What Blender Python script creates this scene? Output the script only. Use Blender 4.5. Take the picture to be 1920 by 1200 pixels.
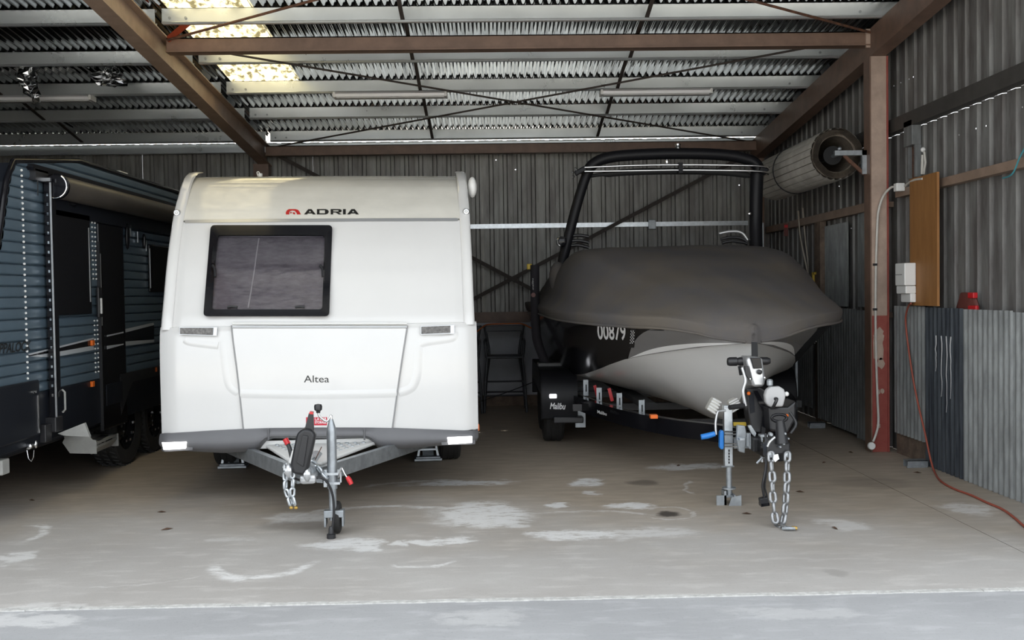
import bpy, math, random
from mathutils import Vector, Matrix
random.seed(7)
for o in list(bpy.data.objects): bpy.data.objects.remove(o)
SC = bpy.context.scene
COL = SC.collection
PI = math.pi

# ------------------------------------------------------------------ camera
F, CAMH = 1850.0, 1.52
YAW, PITCH, ROLL = 35 / F, 50 / F, 0.0145
RCAM = Matrix.Rotation(-YAW, 3, 'Z') @ Matrix.Rotation(PI / 2 - PITCH, 3, 'X') @ Matrix.Rotation(-ROLL, 3, 'Z')
CAMP = Vector((0, 0, CAMH))
cd = bpy.data.cameras.new('camera')
cam = bpy.data.objects.new('camera', cd); COL.objects.link(cam)
cam.matrix_world = Matrix.Translation(CAMP) @ RCAM.to_4x4()
cd.sensor_fit = 'HORIZONTAL'; cd.sensor_width = 36; cd.lens = 36 * F / 1920
cd.clip_start = 0.05; cd.clip_end = 500
SC.camera = cam

# ------------------------------------------------------------------ world, sun, exposure
w = bpy.data.worlds.new('sky'); SC.world = w; w.use_nodes = True
bg = w.node_tree.nodes['Background']
bg.inputs[0].default_value = (0.90, 0.95, 1.0, 1)
bg.inputs[1].default_value = 1.0
sd = bpy.data.lights.new('sun', 'SUN'); sd.energy = 8.0; sd.angle = math.radians(1.0); sd.color = (1, .94, .84)
sun = bpy.data.objects.new('sun', sd); COL.objects.link(sun)
sun.location = (0, 30, 40)
sun.rotation_euler = (math.radians(-38), math.radians(4), 0)      # from behind the shed, high
SC.view_settings.view_transform = 'Standard'
SC.view_settings.look = 'None'
SC.view_settings.gamma = 1.0
SC.view_settings.use_curve_mapping = False
SC.view_settings.exposure = 1.36
SC.cycles.max_bounces = 8; SC.cycles.diffuse_bounces = 5; SC.cycles.glossy_bounces = 4; SC.cycles.caustics_reflective = False

# ------------------------------------------------------------------ pixel helpers (1920x1200 photo -> points in the place)
def ray(px, py): return RCAM @ Vector(((px - 960) / F, -(py - 600) / F, -1.0))
def aty(px, py, y): d = ray(px, py); return CAMP + d * (y / d.y)
def atz(px, py, z=0.0): d = ray(px, py); return CAMP + d * ((z - CAMH) / d.z)
def atx(px, py, x): d = ray(px, py); return CAMP + d * (x / d.x)

# ------------------------------------------------------------------ materials
def nmat(name, col, rough=.5, metal=0.0, var=0.0, vscale=4.0, bump=0.0, bscale=40.0, col2=None, stretch=(1, 1, 1), coat=0.0, spec=.5, emit=None, estr=0, rvar=0.0):
    m = bpy.data.materials.new(name); m.use_nodes = True
    nt = m.node_tree; N = nt.nodes; L = nt.links
    b = N['Principled BSDF']
    b.inputs['Base Color'].default_value = (*col, 1)
    b.inputs['Roughness'].default_value = rough
    b.inputs['Metallic'].default_value = metal
    b.inputs['Coat Weight'].default_value = coat
    b.inputs['Coat Roughness'].default_value = .08
    b.inputs['Specular IOR Level'].default_value = spec
    if emit:
        b.inputs['Emission Color'].default_value = (*emit, 1); b.inputs['Emission Strength'].default_value = estr
    if var > 0 or bump > 0 or rvar > 0:
        g = N.new('ShaderNodeNewGeometry'); mp = N.new('ShaderNodeMapping'); L.new(g.outputs['Position'], mp.inputs[0])
        mp.inputs['Scale'].default_value = stretch
    if var > 0 or rvar > 0:
        n = N.new('ShaderNodeTexNoise'); n.inputs['Scale'].default_value = vscale; n.inputs['Detail'].default_value = 6; n.inputs['Roughness'].default_value = .62
        L.new(mp.outputs[0], n.inputs['Vector'])
    if var > 0:
        c2 = col2 or tuple(max(0, c * (1 - var)) for c in col)
        r = N.new('ShaderNodeValToRGB'); r.color_ramp.elements[0].position = .35; r.color_ramp.elements[1].position = .68
        r.color_ramp.elements[0].color = (*c2, 1); r.color_ramp.elements[1].color = (*col, 1)
        L.new(n.outputs['Fac'], r.inputs[0]); L.new(r.outputs[0], b.inputs['Base Color'])
    if rvar > 0:
        mr = N.new('ShaderNodeMapRange'); mr.inputs[1].default_value = .3; mr.inputs[2].default_value = .7
        mr.inputs[3].default_value = max(.02, rough - rvar); mr.inputs[4].default_value = min(1, rough + rvar)
        L.new(n.outputs['Fac'], mr.inputs[0]); L.new(mr.outputs[0], b.inputs['Roughness'])
    if bump > 0:
        n2 = N.new('ShaderNodeTexNoise'); n2.inputs['Scale'].default_value = bscale; n2.inputs['Detail'].default_value = 4
        L.new(mp.outputs[0], n2.inputs['Vector'])
        bp = N.new('ShaderNodeBump'); bp.inputs['Strength'].default_value = bump; bp.inputs['Distance'].default_value = .01
        L.new(n2.outputs['Fac'], bp.inputs['Height']); L.new(bp.outputs[0], b.inputs['Normal'])
    return m

M = {}
M['galv'] = nmat('galvanised steel', (.42, .45, .475), .42, .7, .3, 14, .05, 60)
M['galv_bright'] = nmat('bright zinc', (.66, .70, .73), .34, .8, .22, 25)
M['roof'] = nmat('zincalume roof sheet', (.55, .57, .57), .08, 1.0, .45, 3.0, rvar=.05, stretch=(2.5, .5, 1))
M['purlin'] = nmat('zincalume purlin', (.70, .74, .76), .30, .7, .07, 2.2, rvar=.04)
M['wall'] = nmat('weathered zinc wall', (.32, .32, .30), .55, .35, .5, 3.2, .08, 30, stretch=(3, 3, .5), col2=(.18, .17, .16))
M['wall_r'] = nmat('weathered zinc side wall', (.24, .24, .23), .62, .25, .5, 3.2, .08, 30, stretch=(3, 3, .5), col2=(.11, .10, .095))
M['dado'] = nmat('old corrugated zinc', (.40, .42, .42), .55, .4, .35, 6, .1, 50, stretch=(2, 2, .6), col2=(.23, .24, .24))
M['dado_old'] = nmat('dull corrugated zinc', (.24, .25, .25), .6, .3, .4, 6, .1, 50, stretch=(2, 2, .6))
M['brown'] = nmat('brown painted steel', (.20, .125, .09), .5, 0, .3, 6, .05, 40)
M['brown_light'] = nmat('faded brown painted steel', (.47, .35, .28), .55, 0, .25, 7, .08, 30)
M['red_ox'] = nmat('peeling red oxide paint', (.25, .045, .035), .6, 0, 1, 9, .1, 30, col2=(.30, .075, .055))
M['rust'] = nmat('rusty steel', (.17, .075, .04), .75, 0, .6, 20, .1, 60, col2=(.06, .03, .022))
M['dark_steel'] = nmat('dark brown steel rod', (.05, .038, .032), .7, 0, .3, 20)
M['red_paint'] = nmat('red painted bracket', (.42, .07, .03), .5, 0, .3, 12)
M['cement'] = nmat('grey block wall', (.46, .475, .505), .8, 0, .18, 3, .1, 40)
M['brick'] = nmat('brown masonry', (.22, .16, .12), .85, 0, .45, 9, .2, 30)
M['white_gel'] = nmat('white gelcoat', (.72, .715, .70), .22, 0, .03, 2, coat=.4)
M['cream_gel'] = nmat('dusty off white roof', (.76, .74, .67), .14, 0, .14, 1.6, stretch=(1.2, 1, 2.5), coat=.3)
M['white_plastic'] = nmat('white plastic', (.78, .78, .76), .4)
M['grey_bumper'] = nmat('grey bumper plastic', (.135, .135, .142), .42, 0, .08, 6)
M['black_plastic'] = nmat('black plastic', (.018, .018, .020), .38)
M['black_gloss'] = nmat('black gloss', (.007, .007, .009), .14, spec=.3)
M['black_matt'] = nmat('black matt', (.012, .012, .013), .7)
M['rubber'] = nmat('tyre rubber', (.022, .021, .020), .8, 0, .3, 30, .25, 70)
M['foam'] = nmat('black padded foam', (.016, .014, .018), .85)
M['chrome'] = nmat('chrome', (.82, .83, .84), .12, 1.0)
M['silver'] = nmat('silver paint', (.58, .59, .60), .28, .6)
M['red'] = nmat('red plastic', (.55, .02, .025), .35)
M['red_dull'] = nmat('translucent red plastic', (.14, .04, .033), .5, 0, .2, 10)
M['blue'] = nmat('blue plastic', (.02, .20, .62), .4)
M['yellow'] = nmat('yellow plastic', (.55, .38, .03), .5)
M['amber'] = nmat('amber lens', (.85, .16, .01), .3)
M['lamp'] = nmat('white reflector with painted glow', (.9, .9, .9), .2, emit=(1, .98, .95), estr=1.6)  # for the bumper reflectors; their bright return is added as emission
M['reflector'] = nmat('marker reflector painted glow', (.9, .9, .9), .2, emit=(.92, .94, 1), estr=.9)  # fender reflector, no light source; its shine is added emission
M['ink'] = nmat('black lettering', (.012, .012, .012), .4)
M['ink_white'] = nmat('white lettering', (.85, .85, .86), .4)
M['sticker'] = nmat('red sticker', (.55, .025, .05), .4)
M['logo_red'] = nmat('red emblem', (.50, .02, .02), .35)
M['seam'] = nmat('shadow gap rubber', (.30, .30, .30), .6)
M['blind'] = nmat('grey pleated blind', (.34, .33, .34), .55, 0, .4, 14, .3, 30, stretch=(1, 1, 3))
M['brass'] = nmat('brass', (.55, .36, .10), .35, .8)
M['lens_white'] = nmat('smoked lamp lens', (.16, .15, .14), .15, .5, .6, 60)
M['cover'] = nmat('charcoal canvas boat cover', (.084, .080, .083), .85, 0, .4, 2.0, .12, 120, col2=(.115, .098, .080))
M['hull_grey'] = nmat('silver grey gelcoat', (.66, .655, .64), .28, 0, .05, 3, coat=.4)
M['hull_mid'] = nmat('mid grey gelcoat', (.27, .265, .265), .25, 0, .05, 3, coat=.4)
M['hull_white'] = nmat('white gelcoat stripe', (.92, .92, .91), .25, coat=.3)
M['clad'] = nmat('teal grey aluminium cladding', (.125, .18, .23), .32, .3, .15, 4)
M['skirt'] = nmat('dark checker skirt', (.009, .011, .016), .4, 0, spec=.25)
M['awning'] = nmat('dark awning vinyl', (.075, .065, .055), .38, 0, .3, 3)
M['step_grey'] = nmat('pale grey step', (.36, .36, .34), .6, 0, .2, 10)
M['poly'] = nmat('aged white pvc', (.62, .60, .55), .5, 0, .15, 12)
M['roll'] = nmat('cream roller door slats', (.60, .575, .52), .6, 0, .25, 6, col2=(.44, .41, .37))
M['roll_edge'] = nmat('dirty roll edge', (.17, .14, .11), .8, 0, .4, 30)
M['ply'] = nmat('orange brown plywood', (.36, .17, .055), .6, 0, .35, 3.5, stretch=(4, 4, .7), col2=(.27, .12, .035))
M['foil'] = nmat('crinkled foil', (.75, .76, .77), .18, 1.0, .3, 20)
M['cord_red'] = nmat('red extension cord', (.34, .08, .05), .55)
M['cord_orange'] = nmat('orange cord', (.62, .14, .02), .5)
M['rope_teal'] = nmat('teal rope', (.05, .24, .28), .7)
M['rope'] = nmat('old rope', (.42, .38, .32), .8)
M['stool'] = nmat('dark grey powder coat', (.045, .047, .052), .5)
M['stain_blue'] = nmat('dark blue painted zinc', (.105, .12, .135), .5, .3, .8, 5, .1, 40, stretch=(6, 6, .35), col2=(.018, .022, .032))
M['lead'] = nmat('battery grey', (.5, .5, .5), .5)
M['ground'] = nmat('driveway gravel', (.45, .43, .39), .9, 0, .2, .6)
M['leaf'] = nmat('dry leaf', (.09, .05, .03), .8)
M['beige_van'] = nmat('beige van paint', (.52, .49, .43), .4)
M['flouro'] = nmat('white enamel batten', (.86, .86, .87), .35)

M['brown_lit'] = nmat('lit brown steel copy', (.31, .22, .165), .5, 0, .25, 6, .05, 40)  # same brown paint in a lighter copy, brightness of lit steel put in
M['galv_chain'] = nmat('dull zinc chain', (.40, .41, .42), .4, .7, .3, 40)
M['black_satin'] = nmat('satin black', (.009, .009, .011), .45, spec=.22)
M['stripe'] = nmat('silver vinyl stripe', (.55, .58, .61), .3, .2)
M['girt_dark'] = nmat('dark girt', (.06, .055, .05), .6, 0, .3, 8)

def glass_mat():
    m = bpy.data.materials.new('tinted acrylic pane'); m.use_nodes = True
    nt = m.node_tree; N = nt.nodes; L = nt.links; N.remove(N['Principled BSDF'])
    out = N['Material Output']
    tr = N.new('ShaderNodeBsdfTransparent'); tr.inputs[0].default_value = (.82, .80, .82, 1)
    gl = N.new('ShaderNodeBsdfGlossy'); gl.inputs['Roughness'].default_value = .06; gl.inputs[0].default_value = (.9, .9, .9, 1)
    fr = N.new('ShaderNodeFresnel'); fr.inputs[0].default_value = 1.5
    nz = N.new('ShaderNodeTexNoise'); nz.inputs['Scale'].default_value = 9
    bp = N.new('ShaderNodeBump'); bp.inputs['Strength'].default_value = .15; bp.inputs['Distance'].default_value = .01
    L.new(nz.outputs[0], bp.inputs['Height']); L.new(bp.outputs[0], gl.inputs['Normal'])
    mx = N.new('ShaderNodeMixShader'); L.new(fr.outputs[0], mx.inputs[0]); L.new(tr.outputs[0], mx.inputs[1]); L.new(gl.outputs[0], mx.inputs[2])
    L.new(mx.outputs[0], out.inputs[0]); return m
M['pane'] = glass_mat()

def skylight_mat():
    m = bpy.data.materials.new('yellowed translucent roof sheet'); m.use_nodes = True
    nt = m.node_tree; N = nt.nodes; L = nt.links; N.remove(N['Principled BSDF'])
    out = N['Material Output']
    t = N.new('ShaderNodeBsdfTranslucent'); d = N.new('ShaderNodeBsdfDiffuse')
    g = N.new('ShaderNodeNewGeometry')
    mp = N.new('ShaderNodeMapping'); mp.inputs['Scale'].default_value = (1, .55, 1); L.new(g.outputs['Position'], mp.inputs[0])
    n = N.new('ShaderNodeTexNoise'); n.inputs['Scale'].default_value = 16; n.inputs['Detail'].default_value = 5; L.new(mp.outputs[0], n.inputs['Vector'])
    r = N.new('ShaderNodeValToRGB'); e = r.color_ramp.elements
    e[0].position = .40; e[0].color = (.07, .06, .03, 1); e[1].position = .57; e[1].color = (.46, .40, .25, 1)
    L.new(n.outputs[0], r.inputs[0]); L.new(r.outputs[0], t.inputs[0]); d.inputs[0].default_value = (.5, .45, .33, 1)
    mx = N.new('ShaderNodeMixShader'); mx.inputs[0].default_value = .12
    L.new(t.outputs[0], mx.inputs[1]); L.new(d.outputs[0], mx.inputs[2]); L.new(mx.outputs[0], out.inputs[0]); return m
M['skylight'] = skylight_mat()

def floor_mat(name, base, dark, stains=(), rings=(), oils=(), inner_brown=None):
    m = bpy.data.materials.new(name); m.use_nodes = True
    nt = m.node_tree; N = nt.nodes; L = nt.links; b = N['Principled BSDF']
    g = N.new('ShaderNodeNewGeometry'); P = g.outputs['Position']
    def math_(op, a, c=None, c2=None):
        n = N.new('ShaderNodeMath'); n.operation = op
        for i, v in enumerate((a, c, c2)):
            if v is None: continue
            if isinstance(v, (int, float)): n.inputs[i].default_value = v
            else: L.new(v, n.inputs[i])
        return n.outputs[0]
    def noise(sc, det=6, stretch=(1, 1, 1), rgh=.6):
        mp = N.new('ShaderNodeMapping'); mp.inputs['Scale'].default_value = stretch; L.new(P, mp.inputs[0])
        n = N.new('ShaderNodeTexNoise'); n.inputs['Scale'].default_value = sc; n.inputs['Detail'].default_value = det; n.inputs['Roughness'].default_value = rgh
        L.new(mp.outputs[0], n.inputs['Vector']); return n.outputs['Fac']
    def sm(v, lo, hi, a=0.0, c=1.0):
        n = N.new('ShaderNodeMapRange'); n.interpolation_type = 'SMOOTHSTEP'
        n.inputs[1].default_value = lo; n.inputs[2].default_value = hi; n.inputs[3].default_value = a; n.inputs[4].default_value = c
        L.new(v, n.inputs[0]); return n.outputs[0]
    def mix(f, c1, c2):
        n = N.new('ShaderNodeMix'); n.data_type = 'RGBA'
        if isinstance(f, float): n.inputs[0].default_value = f
        else: L.new(f, n.inputs[0])
        for i, c in ((6, c1), (7, c2)):
            if isinstance(c, tuple): n.inputs[i].default_value = (*c, 1)
            else: L.new(c, n.inputs[i])
        return n.outputs[2]
    n1 = noise(.9, 7); n2 = noise(7, 6, (.5, 1.6, 1)); n3 = noise(60, 3)
    col = mix(sm(n1, .3, .72), dark, base)
    col = mix(math_('MULTIPLY', sm(n2, .48, .72), .5), col, tuple(min(1, c * 1.28) for c in base))
    col = mix(math_('MULTIPLY', sm(n3, .55, .75), .3), col, tuple(c * .55 for c in base))
    sx = N.new('ShaderNodeSeparateXYZ'); L.new(P, sx.inputs[0])
    if inner_brown:                                          # browner and darker toward the back, greyer toward the opening
        dn = math_('ADD', sx.outputs[1], math_('MULTIPLY', math_('SUBTRACT', noise(.8, 6), .5), 3.0))
        dn = math_('ADD', dn, math_('MULTIPLY', sx.outputs[0], .12))
        col = mix(math_('MULTIPLY', sm(dn, 5.4, 7.8), .92), col, mix(sm(n2, .35, .7), tuple(c * .82 for c in inner_brown), inner_brown))
    wob = math_('SUBTRACT', noise(2.2, 5), .5); wob2 = math_('SUBTRACT', noise(3.1, 5, (1, 1, 1)), .5)
    X = math_('ADD', sx.outputs[0], math_('MULTIPLY', wob, .55)); Y = math_('ADD', sx.outputs[1], math_('MULTIPLY', wob2, .38))
    X2 = math_('ADD', sx.outputs[0], math_('MULTIPLY', wob, .25)); Y2 = math_('ADD', sx.outputs[1], math_('MULTIPLY', wob2, .22))
    brk = noise(9, 8, (.8, 1.8, 1), .75)
    acc = None
    for (cx, cy, a, c, s) in stains:
        dx = math_('DIVIDE', math_('SUBTRACT', X, cx), a); dy = math_('DIVIDE', math_('SUBTRACT', Y, cy), c)
        d = math_('ADD', math_('MULTIPLY', dx, dx), math_('MULTIPLY', dy, dy))
        v = math_('MULTIPLY', math_('MULTIPLY', sm(d, 1.0, .25), sm(math_('ADD', brk, math_('MULTIPLY', sm(d, 1.0, 0.0), .12)), .44, .62)), s)
        acc = v if acc is None else math_('MAXIMUM', acc, v)
    for (cx, cy, a, c, wdt, ang, spread, s) in rings:
        dx = math_('DIVIDE', math_('SUBTRACT', X2, cx), a); dy = math_('DIVIDE', math_('SUBTRACT', Y2, cy), c)
        d = math_('SQRT', math_('ADD', math_('MULTIPLY', dx, dx), math_('MULTIPLY', dy, dy)))
        e = math_('ABSOLUTE', math_('SUBTRACT', d, 1.0))
        th = math_('ARCTAN2', dy, dx); ca = math_('COSINE', math_('SUBTRACT', th, ang))
        v = math_('MULTIPLY', math_('MULTIPLY', sm(e, wdt, wdt * .2), sm(ca, math.cos(spread), math.cos(spread * .7))), math_('MULTIPLY', sm(brk, .36, .56), s))
        acc = v if acc is None else math_('MAXIMUM', acc, v)
    if acc is not None: col = mix(math_('MULTIPLY', acc, .92), col, (.80, .79, .77))
    for (cx, cy, a, c, s) in oils:
        dx = math_('DIVIDE', math_('SUBTRACT', X2, cx), a); dy = math_('DIVIDE', math_('SUBTRACT', Y2, cy), c)
        d = math_('ADD', math_('MULTIPLY', dx, dx), math_('MULTIPLY', dy, dy))
        col = mix(math_('MULTIPLY', sm(d, 1.0, .2), s), col, (.06, .05, .042))
    L.new(col, b.inputs['Base Color'])
    b.inputs['Roughness'].default_value = .62; b.inputs['Specular IOR Level'].default_value = .35
    bp = N.new('ShaderNodeBump'); bp.inputs['Strength'].default_value = .12; bp.inputs['Distance'].default_value = .01
    L.new(n3, bp.inputs['Height']); L.new(bp.outputs[0], b.inputs['Normal'])
    return m

# ------------------------------------------------------------------ mesh builder
class MB:
    def __init__(s): s.v = []; s.f = []
    def add(s, vs, fs):
        o = len(s.v); s.v += [Vector(v) for v in vs]; s.f += [tuple(i + o for i in f) for f in fs]; return s
    def box(s, lo, hi):
        x0, y0, z0 = lo; x1, y1, z1 = hi
        return s.add([(x0, y0, z0), (x1, y0, z0), (x1, y1, z0), (x0, y1, z0), (x0, y0, z1), (x1, y0, z1), (x1, y1, z1), (x0, y1, z1)],
                     [(0, 3, 2, 1), (4, 5, 6, 7), (0, 1, 5, 4), (1, 2, 6, 5), (2, 3, 7, 6), (3, 0, 4, 7)])
    def bar(s, a, b, wd, ht, up=(0, 0, 1)):
        a, b = Vector(a), Vector(b); d = (b - a).normalized(); up = Vector(up)
        sd = d.cross(up)
        if sd.length < 1e-4: sd = d.cross(Vector((1, 0, 0)))
        sd.normalize(); u = sd.cross(d)
        q = []
        for p in (a, b):
            for (i, j) in ((-1, -1), (1, -1), (1, 1), (-1, 1)): q.append(p + sd * (i * wd / 2) + u * (j * ht / 2))
        return s.add(q, [(0, 1, 2, 3), (7, 6, 5, 4), (0, 4, 5, 1), (1, 5, 6, 2), (2, 6, 7, 3), (3, 7, 4, 0)])
    def tube(s, path, r, n=10, cap=True, closed=False):
        P = [Vector(p) for p in path]; k = len(P)
        rs = r if isinstance(r, (list, tuple)) else [r] * k
        rings = []; ref = None
        for i in range(k):
            if closed: t = P[(i + 1) % k] - P[i - 1]
            else: t = P[min(i + 1, k - 1)] - P[max(i - 1, 0)]
            t.normalize()
            if ref is None:
                ref = t.orthogonal().normalized()
            else:
                ref = ref - t * ref.dot(t)
                if ref.length < 1e-5: ref = t.orthogonal()
                ref.normalize()
            bn = t.cross(ref)
            rings.append([P[i] + (ref * math.cos(2 * PI * j / n) + bn * math.sin(2 * PI * j / n)) * rs[i] for j in range(n)])
        vs = [v for q in rings for v in q]; fs = []
        for i in range(k if closed else k - 1):
            i2 = (i + 1) % k
            for j in range(n):
                fs.append((i * n + j, i * n + (j + 1) % n, i2 * n + (j + 1) % n, i2 * n + j))
        if cap and not closed:
            fs.append(tuple(range(n))[::-1]); fs.append(tuple((k - 1) * n + j for j in range(n)))
        return s.add(vs, fs)
    def lathe(s, prof, c, axis='z', n=24, closed=False):
        vs = []; fs = []; k = len(prof); c = Vector(c)
        for (r, h) in prof:
            for j in range(n):
                a = 2 * PI * j / n; p = (r * math.cos(a), r * math.sin(a), h)
                if axis == 'x': p = (h, p[0], p[1])
                elif axis == 'y': p = (p[0], h, p[1])
                vs.append(c + Vector(p))
        for i in range(k if closed else k - 1):
            i2 = (i + 1) % k
            for j in range(n): fs.append((i * n + j, i * n + (j + 1) % n, i2 * n + (j + 1) % n, i2 * n + j))
        if not closed:
            if prof[0][0] > 1e-6: fs.append(tuple(range(n))[::-1])
            if prof[-1][0] > 1e-6: fs.append(tuple((k - 1) * n + j for j in range(n)))
        return s.add(vs, fs)
    def prism(s, pts3, vec):
        k = len(pts3); vec = Vector(vec)
        vs = [Vector(p) for p in pts3] + [Vector(p) + vec for p in pts3]
        return s.add(vs, [tuple(range(k))[::-1], tuple(range(k, 2 * k))] + [(i, (i + 1) % k, k + (i + 1) % k, k + i) for i in range(k)])
    def grid(s, rows, closed=False):
        nr = len(rows); nc = len(rows[0]); fs = []
        for i in range(nr - 1):
            for j in range(nc if closed else nc - 1): fs.append((i * nc + j, i * nc + (j + 1) % nc, (i + 1) * nc + (j + 1) % nc, (i + 1) * nc + j))
        return s.add([v for r in rows for v in r], fs)
    def slab(s, rows, vec):                      # a curved sheet with thickness along vec
        nr = len(rows); nc = len(rows[0]); vec = Vector(vec)
        s.grid(rows); s.grid([[Vector(v) + vec for v in r][::-1] for r in rows])
        edge = [rows[0][j] for j in range(nc)] + [rows[i][nc - 1] for i in range(1, nr)] + [rows[nr - 1][j] for j in range(nc - 2, -1, -1)] + [rows[i][0] for i in range(nr - 2, 0, -1)]
        k = len(edge)
        return s.add([Vector(e) for e in edge] + [Vector(e) + vec for e in edge], [(i, k + i, k + (i + 1) % k, (i + 1) % k) for i in range(k)])
    def sphere(s, c, r, n=12, sc=(1, 1, 1)):
        prof = []
        c = Vector(c); vs = []; fs = []; m = n // 2
        for i in range(m + 1):
            t = PI * i / m
            for j in range(n):
                a = 2 * PI * j / n
                vs.append(c + Vector((r * sc[0] * math.sin(t) * math.cos(a), r * sc[1] * math.sin(t) * math.sin(a), r * sc[2] * math.cos(t))))
        for i in range(m):
            for j in range(n): fs.append((i * n + j, (i + 1) * n + j, (i + 1) * n + (j + 1) % n, i * n + (j + 1) % n))
        return s.add(vs, fs)

ROOTM = {}
def obj(name, mb, mat, parent=None, smooth=None, bevel=0.0, sub=0, local=False, kind=None, label=None):
    me = bpy.data.meshes.new(name)
    root = parent
    while root is not None and root.parent is not None: root = root.parent
    vs = [Vector(v) for v in mb.v]
    o = bpy.data.objects.new(name, me); COL.objects.link(o)
    if parent is not None:
        if not local and root.name in ROOTM:
            inv = ROOTM[root.name]; vs = [inv @ v for v in vs]
        o.parent = parent
    else:
        xs = [v.x for v in vs]; ys = [v.y for v in vs]; zs = [v.z for v in vs]
        c = Vector(((min(xs) + max(xs)) / 2, (min(ys) + max(ys)) / 2, min(zs)))
        vs = [v - c for v in vs]; o.location = c
        ROOTM[o.name] = Matrix.Translation(-c)
    me.from_pydata([tuple(v) for v in vs], [], mb.f); me.validate(); me.update()
    me.materials.append(M[mat] if isinstance(mat, str) else mat)
    import bmesh
    bm = bmesh.new(); bm.from_mesh(me); bmesh.ops.recalc_face_normals(bm, faces=bm.faces); bm.to_mesh(me); bm.free()
    if smooth:
        me.polygons.foreach_set('use_smooth', [True] * len(me.polygons)); me.set_sharp_from_angle(angle=math.radians(smooth))
    if bevel:
        b = o.modifiers.new('bevel', 'BEVEL'); b.width = bevel; b.segments = 2; b.limit_method = 'ANGLE'; b.angle_limit = math.radians(40)
    if sub:
        q = o.modifiers.new('sub', 'SUBSURF'); q.levels = sub; q.render_levels = sub
    if kind: o['kind'] = kind
    if label: o['label'] = label
    return o
def tag(o, label, cat=None, group=None, kind=None):
    o['label'] = label
    if cat: o['category'] = cat
    if group: o['group'] = group
    if kind: o['kind'] = kind
    return o
def thing(name, label, cat, loc=(0, 0, 0), rz=0.0, group=None):
    o = bpy.data.objects.new(name, None); COL.objects.link(o); o.empty_display_size = .1
    o.location = loc; o.rotation_euler = (0, 0, rz)
    ROOTM[o.name] = (Matrix.Translation(Vector(loc)) @ Matrix.Rotation(rz, 4, 'Z')).inverted()
    tag(o, label, cat, group); return o
def share(src, parent, loc=(0, 0, 0), rot=None, name=None):
    c = src.copy(); COL.objects.link(c); c.parent = parent; c.location = loc
    if name: c.name = name
    if rot is not None: c.rotation_euler = rot
    return c
def lerp_tab(tab, t):
    if t <= tab[0][0]: return tab[0][1]
    for (a, va), (b, vb) in zip(tab, tab[1:]):
        if t <= b: return va + (vb - va) * (t - a) / (b - a)
    return tab[-1][1]
def smooth_tab(tab, t):                          # Catmull-Rom through a table
    n = len(tab)
    if t <= tab[0][0]: return tab[0][1]
    if t >= tab[-1][0]: return tab[-1][1]
    for i in range(n - 1):
        if t <= tab[i + 1][0]:
            x0, y0 = tab[i]; x1, y1 = tab[i + 1]
            m0 = (y1 - tab[i - 1][1]) / (x1 - tab[i - 1][0]) if i > 0 else (y1 - y0) / (x1 - x0)
            m1 = (tab[i + 2][1] - y0) / (tab[i + 2][0] - x0) if i + 2 < n else (y1 - y0) / (x1 - x0)
            h = x1 - x0; u = (t - x0) / h
            return (2*u**3 - 3*u*u + 1)*y0 + (u**3 - 2*u*u + u)*h*m0 + (-2*u**3 + 3*u*u)*y1 + (u**3 - u*u)*h*m1
def spline(pts, k=6):
    P = [Vector(p) for p in pts]; out = []
    for i in range(len(P) - 1):
        p0 = P[max(i - 1, 0)]; p1 = P[i]; p2 = P[i + 1]; p3 = P[min(i + 2, len(P) - 1)]
        for j in range(k):
            t = j / k
            out.append(.5 * ((2 * p1) + (p2 - p0) * t + (2 * p0 - 5 * p1 + 4 * p2 - p3) * t * t + (3 * p1 - p0 - 3 * p2 + p3) * t ** 3))
    return out + [P[-1]]
def text2d(txt, bold=0.0, xs=1.0):               # lettering as flat faces, normalised to height 1
    cu = bpy.data.curves.new('lettering', 'FONT'); cu.body = txt; cu.offset = bold; cu.resolution_u = 3
    o = bpy.data.objects.new('lettering', cu); COL.objects.link(o)
    dg = bpy.context.evaluated_depsgraph_get(); dg.update()
    me = bpy.data.meshes.new_from_object(o.evaluated_get(dg))
    vs = [(v.co.x, v.co.y) for v in me.vertices]; fs = [tuple(p.vertices) for p in me.polygons]
    bpy.data.objects.remove(o); bpy.data.curves.remove(cu); bpy.data.meshes.remove(me)
    x0 = min(v[0] for v in vs); x1 = max(v[0] for v in vs); y0 = min(v[1] for v in vs); y1 = max(v[1] for v in vs)
    return [((v[0] - x0) / (x1 - x0), (v[1] - y0) / (y1 - y0)) for v in vs], fs

# ================================================================== THE SHED
def zt(y): return 4.0 - .0926 * (y - 8)          # rafter top / purlin underside
def zroof(y): return zt(y) + .15
YF, YB, XL, XR = 4.86, 13.40, -10.0, 3.78        # front edge of slab, back wall, left wall, right wall
def st(px, py, hw, hh, s=1.0):
    c = atz(px, py); e = atz(px + hw, py); n = atz(px, py - hh); f = atz(px, py + hh)
    return (c.x, (n.y + f.y) / 2, abs(e.x - c.x), abs(n.y - f.y) / 2, s)
def rg(px, py, hw, hh, wdt, ang, spread, s=1.0):
    a = st(px, py, hw, hh); return (a[0], a[1], a[2], a[3], wdt, ang, spread, s)
stains = [st(905, 968, 120, 34), st(760, 1020, 20, 8), st(630, 1022, 95, 14), st(700, 1022, 40, 16), st(830, 1014, 80, 7), st(1085, 1003, 110, 14), st(1200, 1000, 130, 14, .6),
          st(1100, 905, 45, 9), st(1280, 875, 90, 8), st(1180, 950, 70, 9), st(870, 905, 130, 7), st(1050, 947, 30, 6), st(30, 1045, 40, 14, .8),
          st(560, 970, 70, 12, .6), st(1580, 985, 60, 14, .5), st(1820, 955, 60, 16, .6), st(960, 985, 60, 8, .8), st(1100, 925, 30, 5, .7), st(440, 1010, 60, 6, .35), st(60, 1150, 90, 18, .45)]
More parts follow.
